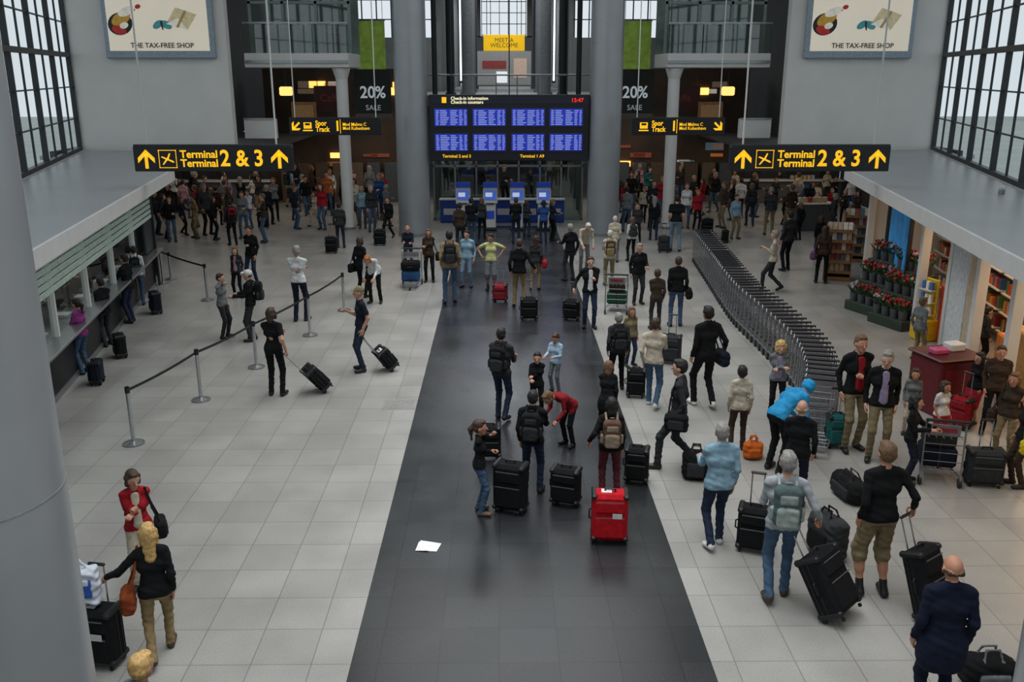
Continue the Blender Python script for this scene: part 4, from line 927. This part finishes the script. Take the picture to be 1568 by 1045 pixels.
for i,(x,y,hy_,f,c,bt_) in enumerate(((470,330,268,150,'blk','jean'),(545,345,272,200,'cream','khaki'),(556,350,285,170,'lblue','jean'),(530,340,272,10,'blk','blk'),(583,335,265,200,'blue','djean'),(570,355,283,150,'dgrey','jean'),(596,365,300,210,'blk','blk'),(508,322,258,180,'wht','blk'),(540,322,256,160,'pink','jean'),(480,318,250,60,'brown','blk'),(455,312,250,180,'navy','jean'),(568,320,252,0,'grey','blk'))):
    p('traveller_by_column',x,y,hy_,f,c,bt_,random.choice(('hk','hb','hl','hg')),tt=random.choice(('shirt','jacket')),sx='mf'[i%2],hs=('short','bob','short','long')[i%4],al=random.choice(('down','fold','fwd')),w=(i%3==0)*.6,bag=(('brown',1) if i%4==2 else None))
case(582,376,'blk',(.4,.25,.5)); trolley(568,340,180,(('orange',(.5,.35,.3)),)); trolley(440,300,200,(('dgrey',(.5,.35,.3)),))
p('bald_man_in_blue_shirt',626,414,345,180,'navy','dgrey','hw',hs='bald',tt='shirt',al='fwd',ar='fwd'); trolley(630,440,180,(('2c4f78',(.5,.4,.3)),('blk',(.52,.4,.26)))); p('woman_in_dark_jacket',658,432,350,180,'brown','blk','hl',sx='f',hs='bob',al='fold',bag=('blk',-1))
p('man_in_tan_jacket_with_backpack',690,464,350,355,'tan','jean','hk',bp='blk'); p('man_in_light_shirt',716,440,352,200,'lblue','ljean','hk',tt='shirt'); p('man_in_brown_jacket',705,385,310,10,'brown','djean','hk')
p('man_in_yellow_shirt',752,444,357,185,'yellow','grey','hk',tt='tee',bt='shorts',al='hip',ar='hip',sx='m',hd=(30,10))
h=p('man_in_black_leather_jacket',795,470,365,10,'blk','tan','hb',ar='side',al='down'); case(810,490,'blk',(.42,.25,.5),br=0); case(766,462,'82222c',(.38,.26,.42),br=10); p('woman_in_dark_top',820,444,360,5,'dgrey','tan','hb',sx='f',hs='long',bag=('red',1))
for i,(x,y,hy_,f,c,bt_) in enumerate(((722,376,302,5,'blk','jean'),(738,366,302,10,'dgrey','blk'),(755,335,278,0,'navy','djean'),(790,372,302,0,'blk','djean'),(806,362,308,30,'dgrey','djean'),(832,372,306,350,'blue','djean'),(700,335,265,180,'grey','jean'),(745,318,252,180,'blk','blk'),(772,318,250,150,'dgrey','blk'),(812,322,258,190,'navy','blk'),(845,368,305,60,'navy','blk'))):
    p('traveller_checking_in',x,y,hy_,f,c,bt_,random.choice(('hk','hb','hl')),tt=random.choice(('shirt','jacket')),sx='mf'[i%3==1],hs=('short','bob','short','short')[i%4],al='fwd',ar=random.choice(('down','fwd')))
p('man_in_black_and_white_top',872,430,342,330,'blk','dgrey','hg',shirt='wht',al='fwd'); p('man_in_white_shirt_bending',893,416,0,170,'cream','grey','hw',H=1.75,ln=35,al='low',ar='low',tt='shirt')
h=p('young_man_in_dark_jacket',902,502,392,180,'blk','djean','hb',shirt='wht',al='chest',ar='side'); case(875,490,'blk',(.4,.24,.45),br=20)
p('white_haired_man_with_backpack',932,438,352,0,'cream','khaki','hw',bp=('brown','tan'),al='fwd',ar='fwd'); trolley(944,476,10,(('green',(.5,.35,.3)),('brown',(.4,.3,.25)))); p('man_in_black_bomber_jacket',976,466,372,170,'blk','dgrey','hg',fat=1.15,al='fwd')
p('woman_in_white_blouse',966,400,332,350,'wht','blk','hl',sx='f',tt='shirt',hs='bob',bp='dgrey'); p('man_in_cream_jacket',940,402,330,10,'cream','grey','hw'); p('man_in_brown_leather_jacket',1003,505,412,0,'3a3028','dgrey','hb',tt='jacket',al='chest'); p('man_in_black_jacket_blue_jeans',1034,500,392,5,'blk','jean','hb',bp=None,bag=('blk',1))
h=p('man_in_black_tee',1033,385,297,5,'blk','ljean','hk',tt='tee'); case(1016,387,'dgrey',(.36,.24,.5)); p('woman_in_red_coat',1066,352,290,170,'red','blk','ho',sx='f',hs='bob'); p('woman_in_white_top',1049,350,280,190,'wht','jean','hl',sx='f',tt='shirt'); case(1082,360,'blk',(.42,.25,.55)); 
h=p('man_in_teal_check_shirt',1124,366,297,160,'lblue','khaki','hb',tt='shirt'); case(1110,372,'blk',(.3,.2,.4),br=90)
for i,(x,y,hy_,f,c,bt_) in enumerate(((985,340,285,200,'cream','blk'),(998,352,275,170,'navy','blk'),(965,330,262,190,'blk','jean'),(1012,340,268,180,'red','jean'),(1020,318,260,180,'blk','blk'),(992,318,255,150,'teal','blk'),(1040,312,252,200,'dgrey','jean'),(1000,368,300,10,'blk','djean'),(1060,328,268,150,'dgrey','blk'),(1090,312,255,180,'brown','blk'),(958,355,285,10,'grey','jean'),(978,310,250,160,'pink','blk'),(975,372,310,200,'dgrey','blk'))):
    p('traveller_by_right_column',x,y,hy_,f,c,bt_,random.choice(('hk','hb','hl','hg')),tt=random.choice(('shirt','jacket')),sx='mf'[i%2],hs=('short','bob','short','long')[i%4],al=random.choice(('down','fold','fwd')),w=(i%3==0)*.6)
p('man_in_white_shirt_walking',1180,447,350,290,'cream','dgrey','hg',w=.8,al='chest',ar='chest',tt='shirt'); p('man_in_dark_suit',1203,415,322,340,'dgrey','blk','hk')
p('woman_with_brown_bag',1256,434,345,20,'brown','blk','hb',sx='f',hs='long',bag=('6a4a6a',-1)); p('woman_in_black_jacket',1252,398,330,10,'blk','djean','hb',sx='f',hs='bob')
for i,(x,y,hy_,f,c,bt_) in enumerate(((1185,320,272,160,'dgrey','blk'),(1198,345,300,100,'blk','blk'),(1215,335,275,200,'grey','blk'),(1190,308,262,180,'brown','blk'),(1248,328,280,20,'cream','jean'),(1270,340,288,180,'red','jean'),(1275,322,270,160,'navy','blk'),(1290,345,290,200,'dgrey','blk'),(1300,325,272,180,'wht','jean'),(1222,368,310,340,'blk','blk'),(1172,340,288,90,'navy','djean'),(1310,348,292,250,'brown','blk'))):
    p('shopper_in_rear_hall',x,y,hy_,f,c,bt_,random.choice(('hk','hb','hl','hg')),tt=random.choice(('shirt','jacket')),sx='mf'[i%2],hs=('short','bob','short','long')[i%4],al=random.choice(('down','fold','fwd')))
p('youth_in_grey_hoodie_with_backpack',768,643,500,20,'dgrey','djean','hk',bp='blk',ar='fwd',al='fold',w=.25)
p('woman_in_black_jacket_with_glasses',822,640,540,185,'blk','blk','hk',sx='f',hs='pony',al='fold',ar='fwd'); p('boy_in_white_jacket',850,600,515,215,'9ab0c4','grey','hb',al='fwd',ar='fwd',hd=(0,20))
p('boy_in_black_jacket',815,755,597,10,'blk','djean','hk',bp='blk',ar='fwd',al='down'); p('child_in_red_top_bending',872,682,0,230,'7c1c22','blk','hl',H=1.35,ln=55,al='low',ar='low',hs='short')
p('blond_woman_in_black_coat',928,672,555,10,'blk','blk','hl',tt='coat',sx='f',hs='bob',ln=12,al='fold',ar='down'); p('woman_with_brown_backpack',932,765,608,2,'blk','5a2a30','hk',sx='f',bp=('5a4238','8a7a6a'),hs='bob',al='side',ar='down')
p('girl_in_jeans',735,786,643,90,'blk','jean','hb',sx='f',tt='shirt',hs='pony',ar='mouth',al='fold',shoe='hl')
case(782,782,'blk',(.44,.28,.66),br=20,hand=False); case(866,772,'blk',(.4,.26,.5),br=20,hand=False); case(932,828,'ad1420',(.46,.28,.64),br=5,hand=False,label='wht'); case(974,738,'blk',(.34,.26,.5),br=15,hand=False); case(750,702,'blk',(.34,.24,.5),br=0,hand=False)
p('man_in_dark_anorak_with_backpack',944,598,478,355,'dgrey','blk','hg',bp='blk'); h=p('man_in_pale_shirt_with_jeans',998,624,484,20,'cream','jean','hb',shoe='wht',tt='shirt',ar='fwd',al='down',w=.5); case(1026,556,'dgrey',(.42,.26,.55),br=20); case(973,608,'blk',(.34,.22,.5),br=10,hand=False)
p('woman_in_grey_top',964,560,470,160,'khaki','djean','hl',sx='f',hs='long')
p('man_in_black_windbreaker',1076,624,463,345,'blk','blk','hk',w=.5,bag=('navy',1,'wht'),tt='jacket',shoe='wht',ar='side')
h=p('man_in_grey_jacket_walking',1034,718,545,290,'dgrey','dgrey','hk',w=.85,bag=('blk',-1)); softbag(1064,733,'blk',(.4,.26,.45),br=10,name='duffel_bag',accent='dgrey')
p('woman_in_cream_jacket',1128,690,560,5,'cream','brown','hk',sx='f',hs='short'); softbag(1152,702,'b5591f',(.3,.2,.28),name='orange_tote_bag',accent='b5591f')
p('curly_blonde_woman',1186,640,522,185,'grey','blk','hy',sx='f',hs='curly',shirt='lilac',al='fold',ar='fold')
p('man_in_bright_blue_jacket_bending',1184,722,0,60,'2a86b8','blk','hk',H=1.72,ln=52,al='low',ar='low',capc='cyan',hs='hood'); p('bald_man_in_black_tracksuit',1214,778,612,20,'blk','navy','hg',hs='bald',al='fwd')
p('man_in_light_blue_jacket',1094,838,645,355,'lblue','djean','hg',fat=1.08,w=.35,shoe='wht',al='fwd'); case(1152,842,'blk',(.4,.26,.55),br=20,grip=None)
h=p('man_in_grey_shirt_with_backpack',1188,918,688,10,'999ea4','jean','hg',tt='shirt',bp=('4a5a5a','8a9490'),w=.35,ar='side',al='fwd',shoe='brown'); case(1290,950,'blk',(.5,.3,.68),lean=(-.42,.42,.95)); softbag(1264,850,'dgrey',(.55,.3,.55),br=70,name='duffel_bag',accent='blk')
h=p('man_in_cargo_shorts',1332,912,675,355,'blk','khaki','hl',tt='shirt',bt='shorts',shoe='blk',ar='side',fat=1.05); case(1430,952,'blk',(.42,.26,.75),lean=(-.22,.30,1.05))
softbag(1300,762,'blk',(.7,.32,.32),br=80,accent='dgrey'); p('bald_man_in_navy_blazer',1424,1110,850,5,'141a2c','141a2c','hb',hs='bald',tt='coat',fat=1.08,ar='down',al='down'); softbag(1508,1052,'blk',(.5,.3,.35))
p('man_in_black_jacket_red_shirt',1300,688,490,175,'blk','khaki','hl',shirt='8f1c22',al='fold'); p('man_in_suit_with_purple_shirt',1340,704,535,195,'blk','khaki','hg',shirt='lilac',al='down',hd=(10,10)); case(1276,684,'teal',(.28,.24,.5),br=0)
p('woman_in_black_coat',1386,738,605,120,'blk','navy','hk',sx='f',hs='bob',al='fwd',ar='fwd'); p('woman_in_plaid_shirt',1390,665,568,200,'grey','cream','hb',sx='f',tt='shirt',hs='bob'); trolley(1430,728,15,(('navy',(.5,.4,.3)),('dgrey',(.45,.35,.25))))
p('child_in_white_dress',1434,688,600,160,'wht','red','hb',sx='f',bt='skirt',tt='tee',hs='bob'); case(1468,655,'8e1a24',(.36,.22,.5),br=60); case(1503,742,'dgrey',(.5,.28,.5),br=10)
p('woman_in_red_dress',1486,648,540,250,'blk','9a2430','hk',sx='f',bt='skirt',hs='bob'); p('man_in_brown_coat',1514,664,528,200,'brown','blk','hb'); p('woman_in_striped_top',1534,704,570,230,'brown','khaki','hl',sx='f',hs='bob',bag=('brown',1)); p('woman_with_yellow_bag',1556,745,600,280,'blk','brown','hb',sx='f',hs='long',bag=('c8b020',-1,'c8b020'))
p('shopper_at_display',1500,560,470,90,'dgrey','blk','hk'); p('man_at_shop_entrance',1402,552,455,70,'grey','khaki','hl'); p('woman_at_shop_entrance',1550,590,490,120,'brown','khaki','hb',sx='f',hs='bob')
p('shopper_in_doorway',1475,540,440,200,'blk','blk','hk'); p('shopper_in_doorway',1530,600,500,160,'navy','blk','hk',sx='f',hs='long')
rc_=random.Random(21); tries=0; nadd=0
regs=[(385,600,306,352),(940,1160,306,350),(240,410,312,372),(1170,1320,312,368)]
while nadd<40 and tries<1200:
    tries+=1; r=regs[tries%4]; x=rc_.uniform(r[0],r[1]); y=rc_.uniform(r[2],r[3]); P=G(x,y)
    dd=[(P.x-a_)**2+(P.y-b_)**2 for a_,b_ in PP]
    if P.y>42.3 or min(dd)<.5: continue
    if min(dd)>2.2 and rc_.random()<.8: continue
    if abs(abs(P.x-X0)-6.17)<.6 and abs(P.y-35.3)<.7: continue
    if abs(abs(P.x-X0)-3.5)<1 and abs(P.y-34)<1: continue
    nadd+=1; sx_=rc_.choice('mf')
    p('distant_traveller',x,y,0,rc_.uniform(0,360),rc_.choice(('blk','dgrey','navy','brown','blk','dgrey','blk','grey','cream','lblue','red','wht')),rc_.choice(('blk','djean','jean','dgrey','khaki')),rc_.choice(('hk','hb','hl','hg')),H=rc_.uniform(1.6,1.85),tt=rc_.choice(('shirt','jacket')),sx=sx_,hs='short' if sx_=='m' else rc_.choice(('bob','long')),al=rc_.choice(('down','fold','fwd')),w=rc_.choice((0,0,.6)),bp=rc_.choice((None,None,'blk')))
P=G(148,1005); v,q,l=build([rbox((0,0,.22),(.17,.09,.2),.05,BAG,wr=.012),rbox((0,-.085,.22),(.12,.02,.1),.015,BAG2,wr=.004),rbox((0,-.1,.3),(.1,.012,.03),.01,BAG),cap((-.1,0,.4),(0,0,.5),.015,.012,BAG),cap((.1,0,.4),(0,0,.5),.015,.012,BAG)],.012)
m2=[M_white]*10+[mat('c4ccd8',.35,name='white_plastic'),mat('2450a8',.35,name='blue_print')]; o=bpy.data.objects.new('plastic_shopping_bag',npmesh('plastic_shopping_bag',v,q,l,m2)); S.collection.objects.link(o)
P2=G(158,1014); o.location=(P2.x-.1,P2.y-.0,.665); o.rotation_euler=(0,0,.1)
# ---------------------------------------------------------------- lights
area('skylight_lamp',(X0,12,HC-.4),5,30,1150,(1,.99,.97),spread=95)
area('back_wall_lamp',(X0,26,HC-.5),10,6,350,(1,.99,.97))
area('rear_hall_fill',(X0,52,HC-.6),8,14,1000,(.95,.98,1))  # unseen fill light, added to brighten the far hall
area('end_hall_fill',(X0,78,HC-.6),5,16,700,(.95,.98,1))  # extra fill added to lift the corridor end, not a real fitting
for q in(-1,1): area('lower_hall_lamp',(X0+q*12,38.5,2.9),5,7,55,(1,.85,.68)); area('mezzanine_under_lamp',(X0+q*5,40,4.2),4,5,60,(1,.82,.62))
print('people',NP)
